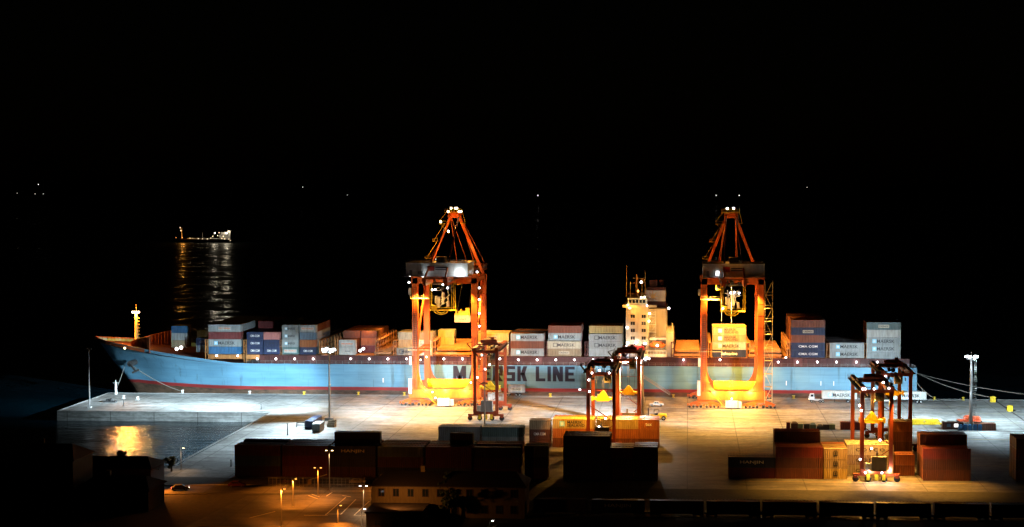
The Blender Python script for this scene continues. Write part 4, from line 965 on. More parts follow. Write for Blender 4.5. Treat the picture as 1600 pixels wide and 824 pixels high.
def car(px, py, rz, lab, key, lights=False, far=False):
    x, y = ground(px, py); t = thing('parked_car', (x,y,0.07), lab, 'car', 'cars by the port road', rz)
    b_ = MB(); b_.prism_y([(0,.3),(4.2,.3),(4.25,.75),(3.4,.88),(.1,.9)],0,1.7); b_.build('body', CM[key], t)
    c = MB(); c.prism_y([(.5,.88),(3.3,.88),(2.6,1.4),(.95,1.4)],.12,1.58); c.build('roof', CM[key], t)
    g_ = MB(); g_.prism_y([(.85,.93),(2.95,.93),(2.5,1.32),(1.05,1.32)],.09,.12); g_.build('window', GLASS, t)
    for xx in (.8,3.4):
        for yy in (.1,1.6): wheel(t, xx, yy, .32, .2)
    if lights:
        for yy in (.3,1.4): MB().box(-.04,0,yy-.15,yy+.15,.55,.75).build('tail_light', L_RED, t)
        for yy in (.3,1.4): MB().box(4.25,4.29,yy-.15,yy+.15,.5,.7).build('headlight', L_WHITE, t)
car(268,768,R(20),'dark car with its lamps on, driving on the road by the shore','black',True)
car(441,757,R(2),'small orange lit car parked at the foot of the long dark block','rust')
car(545,757,R(2),'pale car parked left of the long building','cream')
car(356,762,R(2),'dark car parked on the verge left of the road sign','maroon')
# ================================================================== SHIP-TO-SHORE CRANES
YL, YW = 526.0, 549.5
def sts_crane(XL, XR, sign_text_lit, lab, brightness, hang, side_stairs, orange=ORANGE):
    XM = (XL+XR)/2; t = thing('ship_to_shore_crane', (XM,(YL+YW)/2,0), lab, 'crane', 'ship to shore gantry cranes')
    def P_(mb, name, mat, parent=t):
        for v in mb.v: v -= t.location
        return mb.build(name, mat, parent)
    for Yr in (YL, YW):
        for X in (XL, XR):
            lg = MB(); lg.bar((X,Yr,2.9),(X,Yr,44.5),2.0,1.6)
            for z in range(8,44,4): lg.box(X-1.04,X+1.04,Yr-.84,Yr+.84,z,z+.07)
            l_ = P_(lg, 'leg', orange)
            ha = MB(); sg = 1 if X == XL else -1              # curved haunch into the sill beam
            pts_ = [(X+sg*1.0,5.9)]+[(X+sg*(1.0+4.2*math.sin(a)),5.9+(7.5*(1-math.cos(a)))) for a in []]
            pr = [(X+sg*1.0,5.95),(X+sg*4.6,5.95)]+[(X+sg*(1.0+3.6*(1-math.sin(k*math.pi/12))),5.95+7.5*(1-math.cos(k*math.pi/12))) for k in range(1,7)]
            if sg < 0: pr = pr[::-1]
            ha.prism_y(pr, Yr-.35, Yr+.35); P_(ha, 'haunch', orange)
        sb = MB(); sb.box(XL-2.2,XR+2.2,Yr-.9,Yr+.9,2.9,5.9); P_(sb, 'sill_beam', orange)
        pb = MB(); pb.box(XL-1.2,XR+1.2,Yr-.8,Yr+.8,42.6,44.6); P_(pb, 'portal_beam', orange)
        for bx in (XL, XR):
            bo = MB()
            for s_ in (-3.0,3.0):
                bo.prism_y([(bx+s_-2.4,1.3),(bx+s_+2.4,1.3),(bx+s_+.7,2.2),(bx+s_-.7,2.2)],Yr-.4,Yr+.4)
            bo.prism_y([(bx-4.2,2.0),(bx+4.2,2.0),(bx+1.2,2.9),(bx-1.2,2.9)],Yr-.5,Yr+.5); bo.box(bx-5.7,bx-5.2,Yr-.3,Yr+.3,.8,1.6)
            for s_ in (-4.4,-2.2,0.0,2.2,4.4): bo.box(bx+s_-.45,bx+s_+.45,Yr-.55,Yr+.55,.75,1.3)
            b_ = P_(bo, 'bogie', orange)
            for s_ in (-4.9,-3.6,-2.3,-1.0,1.0,2.3,3.6,4.9): P_(MB().tube((bx+s_,Yr-.22,.5),(bx+s_,Yr+.22,.5),.42,.42,10), 'wheel', DARKSTEEL, t)
    for X in (XL, XR):
        cb = MB(); cb.box(X-.8,X+.8,YL+.8,YW-.8,17.5,19.2); cb.bar((X,YL+1,19.2),(X,YW-1,42.5),.7,.7); cb.box(X-.6,X+.6,YL+.8,YW-.8,42.8,44.4); P_(cb, 'side_brace', orange)
    # yellow cabinets and the tie beam lit by the sill lamps
    ty = MB(); ty.box(XL+3.4,XR-1.0,YL+4,YL+6,5.9,8.7); P_(ty, 'cable_reel_housing', YELLOW)
    lettering('10' if XL < 0 else '11', 1.2, BLACKLET, t, tuple(Vector((XM-.6,YL+3.97,6.7))-t.location))
    cbx = MB(); cbx.box(XM-2.3,XM+1.8,YL-2.6,YL-.92,.5,2.85); cbx.box(XM+2.0,XM+3.2,YL-2.2,YL-.92,.4,2.6); P_(cbx, 'equipment_cabinet', WHITE)
    sr_ = MB(); sr_.bar((XL+2.5,YL-1.6,5.8),(XM-2.5,YL-1.6,.4),.8,.15); sr_.bar((XL+2.5,YL-2.0,6.8),(XM-2.5,YL-2.0,1.4),.07); P_(sr_, 'access_stair', YELLOW)
    # boom girders, backreach and trolley rails running out over the ship
    gd = MB()
    for s_ in (-3.6,3.6):
        gd.box(XM+s_-.6,XM+s_+.6,505,606,43.2,45.8)
        gd.bar((XM+s_*1.35,505,45.6),(XM+s_*1.35,606,45.6),.06)
    for yy in range(505,607,8): gd.box(XM-3.6,XM+3.6,yy-.25,yy+.25,45.4,45.9)
    P_(gd, 'boom', orange)
    wk = MB()
    for s_ in (-1,1):
        wk.box(XM+s_*4.3-.4,XM+s_*4.3+.4,505,604,44.3,44.42)
        for z in (44.9,45.4): wk.bar((XM+s_*4.75,505,z),(XM+s_*4.75,604,z),.05)
        for yy in range(505,604,3): wk.bar((XM+s_*4.75,yy,44.3),(XM+s_*4.75,yy,45.4),.05)
    P_(wk, 'boom_walkway', STEEL)
    # machinery house
    mh = MB(); hx0, hx1 = XL-.6, XR-.3 if XL < 0 else XR+.6
    mh.box(hx0,hx1,512,527,45.9,50.2); mh.box(hx0-.2,hx1+.2,511.8,527.2,50.2,50.4); mh.box(XM-1.4,XM+1.6,516,521,50.4,52.2)
    n_ = int((hx1-hx0)/.8)
    for i in range(n_): mh.box(hx0+.1+i*.8,hx0+.16+i*.8,511.95,512,46,50.1)
    hs_ = P_(mh, 'machinery_house', WHITE)
    sg_ = P_(MB().box(XM-3.6,XM-1.3,511.88,511.93,47.7,49.3), 'sign', paint('sign red', (.45,.04,.03), .5)); 
    s2 = P_(MB().box(XM-1.1,XM+3.4,511.88,511.93,47.7,49.3), 'sign', WHITE); 
    for k in range(2): P_(MB().box(XM-.9,XM+3.2,511.84,511.87,48.0+k*.65,48.35+k*.65), 'sign_stripe', NAVYLET, t)
    dr = MB(); dr.box(hx0+1.2,hx0+2.1,511.9,511.95,46,48); dr.box(hx0+4.0,hx0+5.6,511.9,511.95,46.6,47.6); P_(dr, 'door', GREYPAINT)
    rr = MB()
    for z in (51.0,51.5): rr.bar((hx0,511.9,z),(hx1,511.9,z),.05)
    xx = hx0
    while xx <= hx1: rr.bar((xx,511.9,50.4),(xx,511.9,51.5),.05); xx += 1.6
    for z in (46.4,46.9): rr.bar((hx0-1.5,510.4,z),(hx1+1.5,510.4,z),.05)
    rr.box(hx0-1.5,hx1+1.5,510.4,511.9,45.7,45.85)
    P_(rr, 'railing', STEEL)
    # apex frame and stays
    ap = MB(); zt = 66.0; ax = 2.4
    for X, s_ in ((XL,-1),(XR,1)):
        ap.bar((X,YW,44.6),(XM+s_*ax*.55,YW,zt),1.0,1.0)
        ap.tube((XM+s_*3.4,506,46),(XM+s_*ax*.7,YW-.5,zt),.32,.32,8)
        ap.tube((XM+s_*3.4,604,46),(XM+s_*ax*.7,YW+.5,zt),.2,.2,8); ap.tube((XM+s_*3.4,578,46),(XM+s_*ax*.7,YW+.5,zt),.2,.2,8)
        ap.bar((X,YL,44.6),(X,YL,45.8),2.4,1.8)
    ap.box(XM-ax,XM+ax,YW-1.2,YW+1.2,zt-1.2,zt+.6); ap.box(XM-2.6,XM+2.6,YW-1.6,YW+1.6,zt+.9,zt+1.05)
    P_(ap, 'apex_frame', orange)
    ar = MB(); ar.box(XM-3.4,XM+3.0,YW-2.4,YW+2,zt+.7,zt+.85); 
    for z in (zt+1.4,zt+2.0):
        ar.bar((XM-3.4,YW-2.4,z),(XM+3.0,YW-2.4,z),.08)
    for i in range(8): ar.bar((XM-3.4+i*.9,YW-2.4,zt+.8),(XM-3.4+i*.9,YW-2.4,zt+2.0),.07)
    ar.box(XM-5.6,XM-2,YW-1.2,YW+.6,zt-3.4,zt-3.25); ar.bar((XM-5.6,YW-1.2,zt-2.4),(XM-2,YW-1.2,zt-2.4),.08); ar.bar((XM-5.2,YW-1,zt-3.3),(XM-2.0,YW-1,zt-7),.12); ar.bar((XM-5.4,YW-1.2,zt-2.4),(XM-3,YW-1.2,zt+.7),.12)
    ar.box(XM+2.2,XM+4,YW-1.2,YW+.6,zt-3.2,zt-3.05); ar.bar((XM+4,YW-1,zt-3),(XM+3,YW-1,zt+.7),.1)
    for u in (.33,.62): 
        cx_, cz_ = XM-1.3+(XL-(XM-1.3))*(u+.12), zt-(zt-44.6)*(u+.12); ar.box(cx_-2.6,cx_-.6,YW-1.5,YW+.3,cz_,cz_+.12); ar.bar((cx_-2.6,YW-1.5,cz_+1),(cx_-.6,YW-1.5,cz_+1),.07); ar.bar((cx_-2.6,YW-1.5,cz_),(cx_-2.6,YW-1.5,cz_+1),.07); ar.bar((cx_-2.2,YW-1.4,cz_),(cx_+1.6,YW-1.4,cz_+6),.5,.08)
    P_(ar, 'apex_platform', YELLOW)
    # hanging lattice frame at the land end of the boom, with the operator's gear
    fr = MB(); fx0, fx1 = XM-4.1, XM+4.1; fz0 = 33.6; fy0, fy1 = 519.5, 523
    for X in (fx0,fx1):
        for Y in (fy0,fy1):
            fr.bar((X,Y,fz0),(X,Y,44),.22)
        for k in range(5): fr.bar((X,fy0,fz0+2*k),(X,fy0,fz0+2*k+.01),.3); fr.bar((X-.35,fy0,fz0+2*k+.3),(X+.35,fy0,fz0+2*k+1.3),.09); fr.bar((X+.35,fy0,fz0+2*k+1.3),(X-.35,fy0,fz0+2*k+2.3),.09)
    for s_ in (-.7,.7):
        fr.bar((fx1+s_,fy0,fz0),(fx1+s_,fy0,44),.14) if s_ < 0 else fr.bar((fx0+.7,fy0,fz0),(fx0+.7,fy0,44),.14)
    fr.box(fx0,fx1,fy0,fy1,fz0,fz0+.25); fr.bar((fx0,fy0,fz0+1.2),(fx1,fy0,fz0+1.2),.12); fr.bar((fx0,fy0,fz0+.6),(fx1,fy0,fz0+.6),.1)
    fr.box(fx0+.3,fx0+2.2,fy0+.2,fy1,fz0+.3,fz0+1.9)
    for k in range(8):
        a0, a1 = math.pi*k/8, math.pi*(k+1)/8
        fr.bar((XM-.4-2.3*math.cos(a0),fy0+.4,fz0-1.2*math.sin(a0)),(XM-.4-2.3*math.cos(a1),fy0+.4,fz0-1.2*math.sin(a1)),.35,.35)
        fr.bar((XM-.4-1.3*math.cos(a0),fy0+.4,fz0-.7*math.sin(a0)),(XM-.4-1.3*math.cos(a1),fy0+.4,fz0-.7*math.sin(a1)),.35,.35)
    P_(fr, 'service_frame', YELLOW)
    gr_ = MB(); gr_.box(XM-1.8,XM-.9,fy0+1,fy1,fz0+1,fz0+4.6); gr_.box(XM-.2,XM+.5,fy0+.6,fy1,fz0+2.2,fz0+6.2); gr_.box(XM-2.6,XM-1.9,fy0+1,fy1,fz0+2.5,fz0+5); gr_.box(XM+1.4,XM+2.2,fy0+1,fy1,fz0+1.4,fz0+3.2)
    for k in range(10): gr_.bar((XM-3+random.uniform(0,6),fy0+1,fz0+random.uniform(1,8)),(XM-3+random.uniform(0,6),fy0+1,fz0+random.uniform(1,8)),.16)
    P_(gr_, 'hoist_gear', WHITE)
    tg_ = MB()
    for k in range(14): x_ = XM-4+random.uniform(0,8); z_ = 40+random.uniform(0,5); tg_.box(x_,x_+random.uniform(.3,1.2),520,523+random.uniform(0,2),z_,z_+random.uniform(.3,1.4))
    tg_.box(XM-4,XM+4,524,527,42.2,42.8); P_(tg_, 'festoon_gear', DARKSTEEL)
    cw = MB(); cw.box(XL-1.4,fx0,YL-2.4,YL-1.2,37.4,37.55)
    for z in (38.0,38.6): cw.bar((XL-1.4,YL-2.4,z),(fx0,YL-2.4,z),.08)
    for k in range(6): cw.bar((XL-1.4+k*1.6,YL-2.4,37.5),(XL-1.4+k*1.6,YL-2.4,38.6),.07)
    cw.box(XL-2.2,XL+1.4,YL-2.2,YL-1,19.6,19.75); cw.bar((XL-2.2,YL-2.2,20.7),(XL+6.0,YL-2.2,20.7),.08); cw.box(XL+1.0,XL+6.0,YL-2.2,YL-1.2,19.6,19.75); cw.bar((XL+6,YL-2.2,17.6),(XL+6,YL-2.2,20.7),.12)
    P_(cw, 'catwalk', paint('cream railing paint', (.75,.62,.35), .5))
    # ladder on the left land leg, lift cabin and cable boxes
    ld = MB()
    for dx in (-.5,.5): ld.bar((XL+dx,YL-1.25,6),(XL+dx,YL-1.25,42),.12)
    z = 6.0
    while z < 42: ld.bar((XL-.5,YL-1.25,z),(XL+.5,YL-1.25,z),.1); z += .75
    P_(ld, 'ladder', DARKSTEEL)
    lc = MB(); lc.box(XL-2.0,XL-1.1,YL-1.6,YL+.2,14.5,17.4); lc.box(XL-2.3,XL-1.2,YL-1.4,YL,4.4,9.6); lc.box(XL-2.1,XL-1.3,YL-1.4,YL,38.8,41)
    P_(lc, 'lift_cabin', WHITE)
    sx = XR+1.4; st_ = MB(); z = 3.0; k = 0
    for dx in (0,2.6):
        for dy in (-1.2,1.2): st_.bar((sx+dx,YL+dy,2),(sx+dx,YL+dy,44),.1)
    while z < 43:
        st_.box(sx,sx+2.6,YL-1.2,YL+1.2,z,z+.1); a_, b2_ = ((sx+.2,sx+2.4) if k % 2 == 0 else (sx+2.4,sx+.2)); st_.bar((a_,YL-.9,z),(b2_,YL-.9,z+4.5),.5,.1); st_.bar((sx,YL-1.2,z+1.1),(sx+2.6,YL-1.2,z+1.1),.07); z += 4.5; k += 1
    P_(st_, 'stair_tower', paint('cream railing paint', (.75,.62,.35), .5) if side_stairs else orange)
    # trolley, cabin and hoist over the ship
    Yt = 583.0 if hang else 560.0
    tr_ = MB(); tr_.box(XM-4,XM+4,Yt-3.5,Yt+3.5,42.2,43.1); tr_.box(XM-2.5,XM+2.5,Yt-2,Yt+2,46,48)
    for s_ in (-3,3): tr_.tube((XM+s_,Yt-2,42.2),(XM+s_,Yt+2,42.2),.6,.6,10)
    P_(tr_, 'trolley', YELLOW)
    cbn = MB(); cbn.box(XM-5.2,XM-2.6,Yt-5.5,Yt-3.2,38.8,41.8); cab = P_(cbn, 'operator_cab', YELLOW); P_(MB().box(XM-5.0,XM-2.8,Yt-5.6,Yt-5.52,39.2,41), 'cab_window', GLASS, t)
    if hang:
        zc = zat(504.5,Yt); xh = xat(723,Yt,490); 
        hb_ = MB(); hb_.box(xh-2.9,xh+2.9,Yt-1,Yt+1,zc+2.75,zc+3.4); hb_.box(xh-1.6,xh+1.6,Yt-.8,Yt+.8,zc+3.4,zc+4.3); hb_.box(xh+1.2,xh+2.7,Yt-.9,Yt+.9,zc+3.4,zc+5.4); hb_.box(xh-2.7,xh-2.2,Yt-.9,Yt+.9,zc+3.4,zc+4.7); hb_.box(xh-.8,xh-.4,Yt-.9,Yt+.9,zc+4.3,zc+5.1)
        P_(hb_, 'spreader', YELLOW)
        rp = MB()
        for dx in (-2.2,2.2):
            for dy in (-.7,.7): rp.tube((xh+dx,Yt+dy,zc+3.4),(XM+dx*.8,Yt+dy,42.5),.05,.05,4)
        P_(rp, 'hoist_rope', DARKSTEEL)
        container(xh-L20/2, Yt-1.22, zc, L20, 'cream', 'cream container hanging from the first crane spreader over the ship', 'LAB', H=2.7)
    else:
        rp = MB()
        for dx, m in ((-3.0,.05),(.6,.11)): rp.tube((XM+dx,559.6,26.6),(XM+dx,559.6,42.2),m,m,6)
        P_(rp, 'hoist_rope', WHITE); hb_ = MB().box(XM-6,XM+6,558.8,561,25.2,25.6); P_(hb_, 'spreader', YELLOW)
    # lamps
    bulbs = [(XL-1.9,YL-1.7,46.8),(XL-1.5,YL-1.7,45.4),(XL-1.9,YL-1.5,43),(XL+3.2,YL-2,43),(XR+1.2,YL-1.7,46.7),(XR+1.9,YL-1.7,41.2),(XR+1.9,YL-1.7,37.2),(XR+1.9,YL-1.7,32.4),(XR+1.9,YL-1.7,28),(XL+2,YL-1.5,16.2),(XL+4,YL-1.5,17.2),(XM-3,YL-2.7,3.2),(XR-1.2,YL-1.2,8.4),(XL+6,YL-1.2,5),(XM-1,YL-2.8,2.2),(XM+2,fy0,41.5),(XM-2.3,fy0,41),(XM+.4,fy0,42.6),(XM-3.3,fy0,40.8)] if hang else [(XM-5.7,511.8,46.9),(XL+9.5,YL-1.5,3.5),(XM-.8,fy0,40.2),(XM+.4,fy0,40.4),(XM+2,fy0,40.1),(XM-3.4,fy0,34.8)]
    for b3 in bulbs: P_(MB().ball(b3,.32), 'lamp', L_WHITE if b3[2] > 20 else L_WARM)
    for s_ in ((-2,1.2,.6,-1.9,-.9,1.9,2.7) if hang else (-1.4,.9)):
        P_(MB().ball((XM+s_,YW-2.6,zt+(2.3 if abs(s_) < 1.5 else 1.1)),.38), 'lamp', L_WARM if hang else L_WHITE)
    if hang:
        for q in ((XM-4.9,YW-1.4,zt-2.6),(XL+4.0,YW-2,50.0),(XL+6,YW-2,48.2),(XL+5.6,YW-2,46.4),(XM-2.0,YW-2,zt-6)): P_(MB().ball(q,.38), 'lamp', L_WHITE)
    else:
        P_(MB().box(XM-5.9,XM-4.9,511.7,511.85,46.5,47.9), 'lit_window', glow('lit window', (1,1,1), 4))
    B = brightness
    LF = lambda p, e_, c_, aim=None, ang=110: lamp('crane_light', p, e_*B, c_, t, aim=aim, angle=ang)
    for X in (XL+3, XR-3):                       # sodium floods under the portal, turned to the apron, the legs and the ship
        LF((X,YL-1.6,41.5), 190000, C_GOLD, (XM+(X-XM)*2.2,508,0), 90)
        LF((X,YW+1.6,41.5), 150000, C_GOLD, (XM+(X-XM)*1.2,572,14), 85)
        LF((X,(YL+YW)/2,42.2), 90000, C_SOD, (XM,(YL+YW)/2-2,0), 120)
    for X in (XL+3.5, XM, XR-3.5):               # lamps on the sill beam
        LF((X,YL-3.4,5.4), 5200, C_GOLD)
        LF((X,YL+3.0,9.6), 5200, C_SOD)
    LF((XM-6,YL-6,7), 22000, C_SOD, (XM-9,YL,20), 100); LF((XM+6,YL-6,7), 22000, C_SOD, (XM+9,YL,20), 100)
    LF((XM,515,36.8), 1500, C_GOLD, (XM,522,36), 130); LF((XM-1,fy0+1.4,42.0), 600, C_GOLD)
    LF((XM,Yt-5,37.0), 9000, C_GOLD, (XM,Yt,42), 120); LF((XM,Yt,41.2), 32000, C_GOLD, (XM+(4 if hang else 0),Yt-2,14), 90)
    return t
c1 = sts_crane(-94.2,-73.6,True,'left ship to shore gantry crane holding a container, its apex studded with lamps',1.0,True,False)
c2 = sts_crane(5.6,24.9,False,'right ship to shore gantry crane with outside stair tower and darker apex',1.3,False,True)
x0_ = c1.location
lamp('house_flood', (-89,510.2,45.6), 600, (.85,.95,1), c1, aim=(-86,512,48), angle=120); lamp('house_flood', (-76.5,510.6,46.8), 900, (.85,.95,1), c1)
lamp('crane_light', (-84,545,62), 1400, C_SOD, c1); lamp('crane_light', (-90,545,54), 1300, C_SOD, c1); lamp('crane_light', (-78,545,54), 1200, C_SOD, c1)
lamp('crane_light', (14,542,56), 500, C_SOD, c2); lamp('crane_light', (15,508,41), 1500, C_SOD, c2, aim=(15,512,48), angle=110)
# ================================================================== RUBBER TYRED YARD CRANES
def rtg(X0_, X1_, Y0, Ht, lab, flavour, loadz=9.0):
    Y1_ = Y0+23.0; XM = (X0_+X1_)/2; t = thing('yard_gantry_crane', (XM,Y0+11.5,0), lab, 'crane', 'rubber tyred yard cranes')
    def P_(mb, name, mat, parent=t):
        for v in mb.v: v -= t.location
        return mb.build(name, mat, parent)
    for Y in (Y0,Y1_):
        for X in (X0_,X1_):
            P_(MB().bar((X,Y,2.1),(X,Y,Ht-1.0),1.0,.8), 'leg', ORANGE_DK)
            bo = MB(); bo.box(X-2.2,X+2.2,Y-.35,Y+.35,1.55,2.1)
            for s_ in (-1.6,1.6): bo.box(X+s_-.5,X+s_+.5,Y-.55,Y+.55,1.0,1.7)
            b_ = P_(bo, 'bogie', ORANGE_DK)
            for s_ in (-1.6,1.6): P_(MB().tube((X+s_,Y-.4,.78),(X+s_,Y+.4,.78),.78,.78,14), 'tyre', RUBBER, t)
        P_(MB().box(X0_-.4,X1_+.4,Y-.45,Y+.45,2.1,3.1), 'sill_beam', ORANGE_DK)
    for X in (X0_,X1_):
        g_ = MB(); g_.box(X-.55,X+.55,Y0-1.2,Y1_+1.2,Ht-1.0,Ht+.8); P_(g_, 'girder', ORANGE_DK)
        w_ = MB(); sx = -1 if X == X0_ else 1; w_.box(X+sx*.6,X+sx*1.3,Y0-1.5,Y1_+1.5,Ht-.2,Ht-.1)
        for z in (Ht+.4,Ht+.9): w_.bar((X+sx*1.3,Y0-1.5,z),(X+sx*1.3,Y1_+1.5,z),.06)
        for k in range(12): w_.bar((X+sx*1.3,Y0-1.5+k*2.3,Ht-.2),(X+sx*1.3,Y0-1.5+k*2.3,Ht+.9),.06)
        P_(w_, 'walkway', DARKSTEEL)
    for ya in (Y0-1.1,Y1_+.5): P_(MB().box(X0_,X1_,ya,ya+.6,Ht-.8,Ht), 'end_beam', ORANGE_DK)
    for a_, b2_, w2 in (((X0_,Y0-.1,Ht-9.5),(X1_,Y0-.1,Ht-14.5),.22),((X1_-.2,Y0-.1,Ht-15.5),(X0_+2.2,Y0-.1,Ht-19),.22),((X0_,Y0-.1,Ht-5.5),(X1_,Y0-.1,Ht-5.5),.12),((X0_,Y1_,Ht-3.6),(X1_,Y1_,Ht-3.6),.9)): P_(MB().bar(a_,b2_,w2), 'brace', ORANGE_DK)
    # machinery, diesel set, cabinets on the near sill
    gs = MB(); gs.box(XM-1.4,XM+2.4,Y0-2.2,Y0-.5,3.4,6.8); gs.box(XM-.2,XM+.3,Y0-1.6,Y0-1.1,6.8,7.9)
    for k in range(6): gs.box(XM-1.2+k*.6,XM-.95+k*.6,Y0-2.25,Y0-2.2,3.8,6.3)
    gs.box(XM-1.8,XM+2.6,Y0-2.4,Y0-.3,3.15,3.4); P_(gs, 'generator_housing', GREYPAINT)
    c_ = MB(); c_.box(X0_+.8,X0_+2.3,Y0-1.2,Y0-.4,3.2,5.0); P_(c_, 'control_cabinet', WHITE)
    c_ = MB(); c_.box(X0_+1.2,X0_+2.0,Y0-.6,Y0-.4,.5,2.0); c_.box(XM-.4,XM+.5,Y0-.6,Y0-.4,.4,2.0); c_.box(X1_-2.2,X1_-1.4,Y0-.6,Y0-.4,.5,2.0); P_(c_, 'wheel_guard', YELLOW)
    # trolley on top with winches, cab hanging below
    Yt = Y0+10; tr_ = MB(); tr_.box(X0_-.2,X1_+.2,Yt-2.6,Yt+2.6,Ht+.8,Ht+1.3); tr_.box(XM-2,XM+2,Yt-1.6,Yt+1.4,Ht+1.3,Ht+2.6); tr_.tube((XM-2.6,Yt-2,Ht+2),(XM+2.6,Yt-2,Ht+2),.6,.6,10); tr_.box(XM+.6,XM+1.6,Yt-2,Yt-1,Ht+2.6,Ht+3.5)
    P_(tr_, 'trolley', ORANGE_DK)
    cg = MB(); cg.box(XM+.4,XM+2.6,Yt-3.6,Yt-1.6,Ht-4.0,Ht-1.4); cg.bar((XM+.5,Yt-2,Ht-1.4),(XM+.5,Yt-2,Ht+.8),.15); cg.bar((XM+2.4,Yt-2,Ht-1.4),(XM+2.4,Yt-2,Ht+.8),.15); P_(cg, 'operator_cab', DARKSTEEL)
    P_(MB().box(XM+.55,XM+1.9,Yt-3.66,Yt-3.61,Ht-3.5,Ht-2.4), 'cab_window', GLASS)
    ms = MB()
    for k in range(16):
        x_ = X0_+random.uniform(-1,7.5); z_ = Ht+random.uniform(-2.6,1.2); ms.box(x_,x_+random.uniform(.2,.9),Y0-1.6+random.uniform(0,6),Y0-.6+random.uniform(0,6)+.8,z_,z_+random.uniform(.2,.9))
    ms.bar((X0_-2.4,Y0-1,Ht+2.2),(X0_+1.2,Y0-1,Ht-2.0),.35); ms.bar((X0_-2.4,Y0-1,Ht+2.2),(X0_-.4,Y0-1,Ht+2.8),.2); ms.bar((X0_-1.0,Y0-1,Ht+.6),(X0_+2,Y0-1,Ht+.6),.2)
    for dx in (0,3.0,6.6): ms.tube((X0_+dx,Y0,Ht),(X0_+dx,Y0,Ht+random.uniform(2.5,5)),.06,.04,5)
    P_(ms, 'cable_festoon', DARKSTEEL)
    # spreader on ropes
    zs = loadz+3.2; s_ = MB(); s_.box(XM-3.2,XM+3.2,Yt-1.1,Yt+1.1,zs,zs+.5); s_.prism_y([(XM-1.8,zs+.5),(XM+1.8,zs+.5),(XM+.3,zs+2.4),(XM-.3,zs+2.4)],Yt-.5,Yt+.5); s_.box(XM-3.4,XM-3.0,Yt-1.2,Yt+1.2,zs-.35,zs+.9); s_.box(XM+3.0,XM+3.4,Yt-1.2,Yt+1.2,zs-.35,zs+.9); s_.box(XM-1.9,XM+1.9,Yt-1.2,Yt+1.2,zs-.4,zs)
    for k in range(7): s_.box(XM-2.7+k*.9,XM-2.55+k*.9,Yt-1.1,Yt-.9,zs+.5,zs+1.1)
    P_(s_, 'spreader', YELLOW)
    rp = MB()
    for dx in (-2.2,-.3,.3,2.2): rp.tube((XM+dx*.8,Yt,zs+.5),(XM+dx,Yt,Ht+.8),.05,.05,4)
    P_(rp, 'hoist_rope', DARKSTEEL)
    if flavour.get('bulbs'):
        for (px, py) in flavour['bulbs']:
            x, z = at(px, py, Y0-1.6); P_(MB().ball((x,Y0-1.6,z),.27), 'lamp', L_WHITE)
    pw = flavour.get('power', 1)
    lamp('yard_crane_light', (XM-2,Y0+3,Ht-1.6), 60000*pw, C_AMB, t, aim=(XM,Y0+15,3), angle=110)
    lamp('yard_crane_light', (XM+2,Y1_-3,Ht-1.6), 60000*pw, C_AMB, t, aim=(XM,Y0+10,3), angle=110)
    lamp('yard_crane_light', (XM,Yt-1,Ht-4.5), 5000*pw, C_AMB, t)
    if flavour.get('near'):
        lamp('yard_crane_light', (XM-4.6,Y0-.6,Ht-3), 120000*pw, C_AMB, t, aim=(XM-12,Y0-6,0), angle=80)
        lamp('yard_crane_light', (XM+4.6,Y0-.6,Ht-3), 120000*pw, C_AMB, t, aim=(XM+10,Y0-5,0), angle=80)
        lamp('yard_crane_light', (XM-1.5,Y0-1.0,3.0), 1500*pw, C_WHITE, t); lamp('yard_crane_light', (XM+3.4,Y0-1.0,3.0), 1500*pw, C_WHITE, t)
    return t
rtg(-69.1,-61.9,494,23.0,'yard gantry crane at the left, dark against the first quay crane',{'bulbs':[(746,590),(753,555),(765,570),(758,577)],'power':.4},6)
rtg(-28.7,-21.2,441,22.6,'middle yard gantry crane straddling the orange containers',{'bulbs':[(906,609),(920,594),(921,612),(925,583),(937,579),(952,583),(946,654),(936,667)],'power':.9},10)
rtg(xat(962,469.5,680),xat(998,469.5,680),469.5,23.3,'yard gantry crane behind and right of the middle one',{'bulbs':[(986,652)],'power':.35},8)
rtg(44.9,52.3,396.2,24.0,'nearest yard gantry crane at the right with headlamps on its lit bogies',{'bulbs':[(1348,608),(1352,608),(1366,608),(1389,607),(1346,642),(1343,634),(1344,718),(1375,688),(1362,701),(1352,739),(1378,739),(1380,598)],'near':True,'power':1.0},11)
rtg(55.9,63.9,443,22.6,'unlit yard gantry crane behind and right of the nearest one',{'bulbs':[(1384,588)],'power':.12},12)
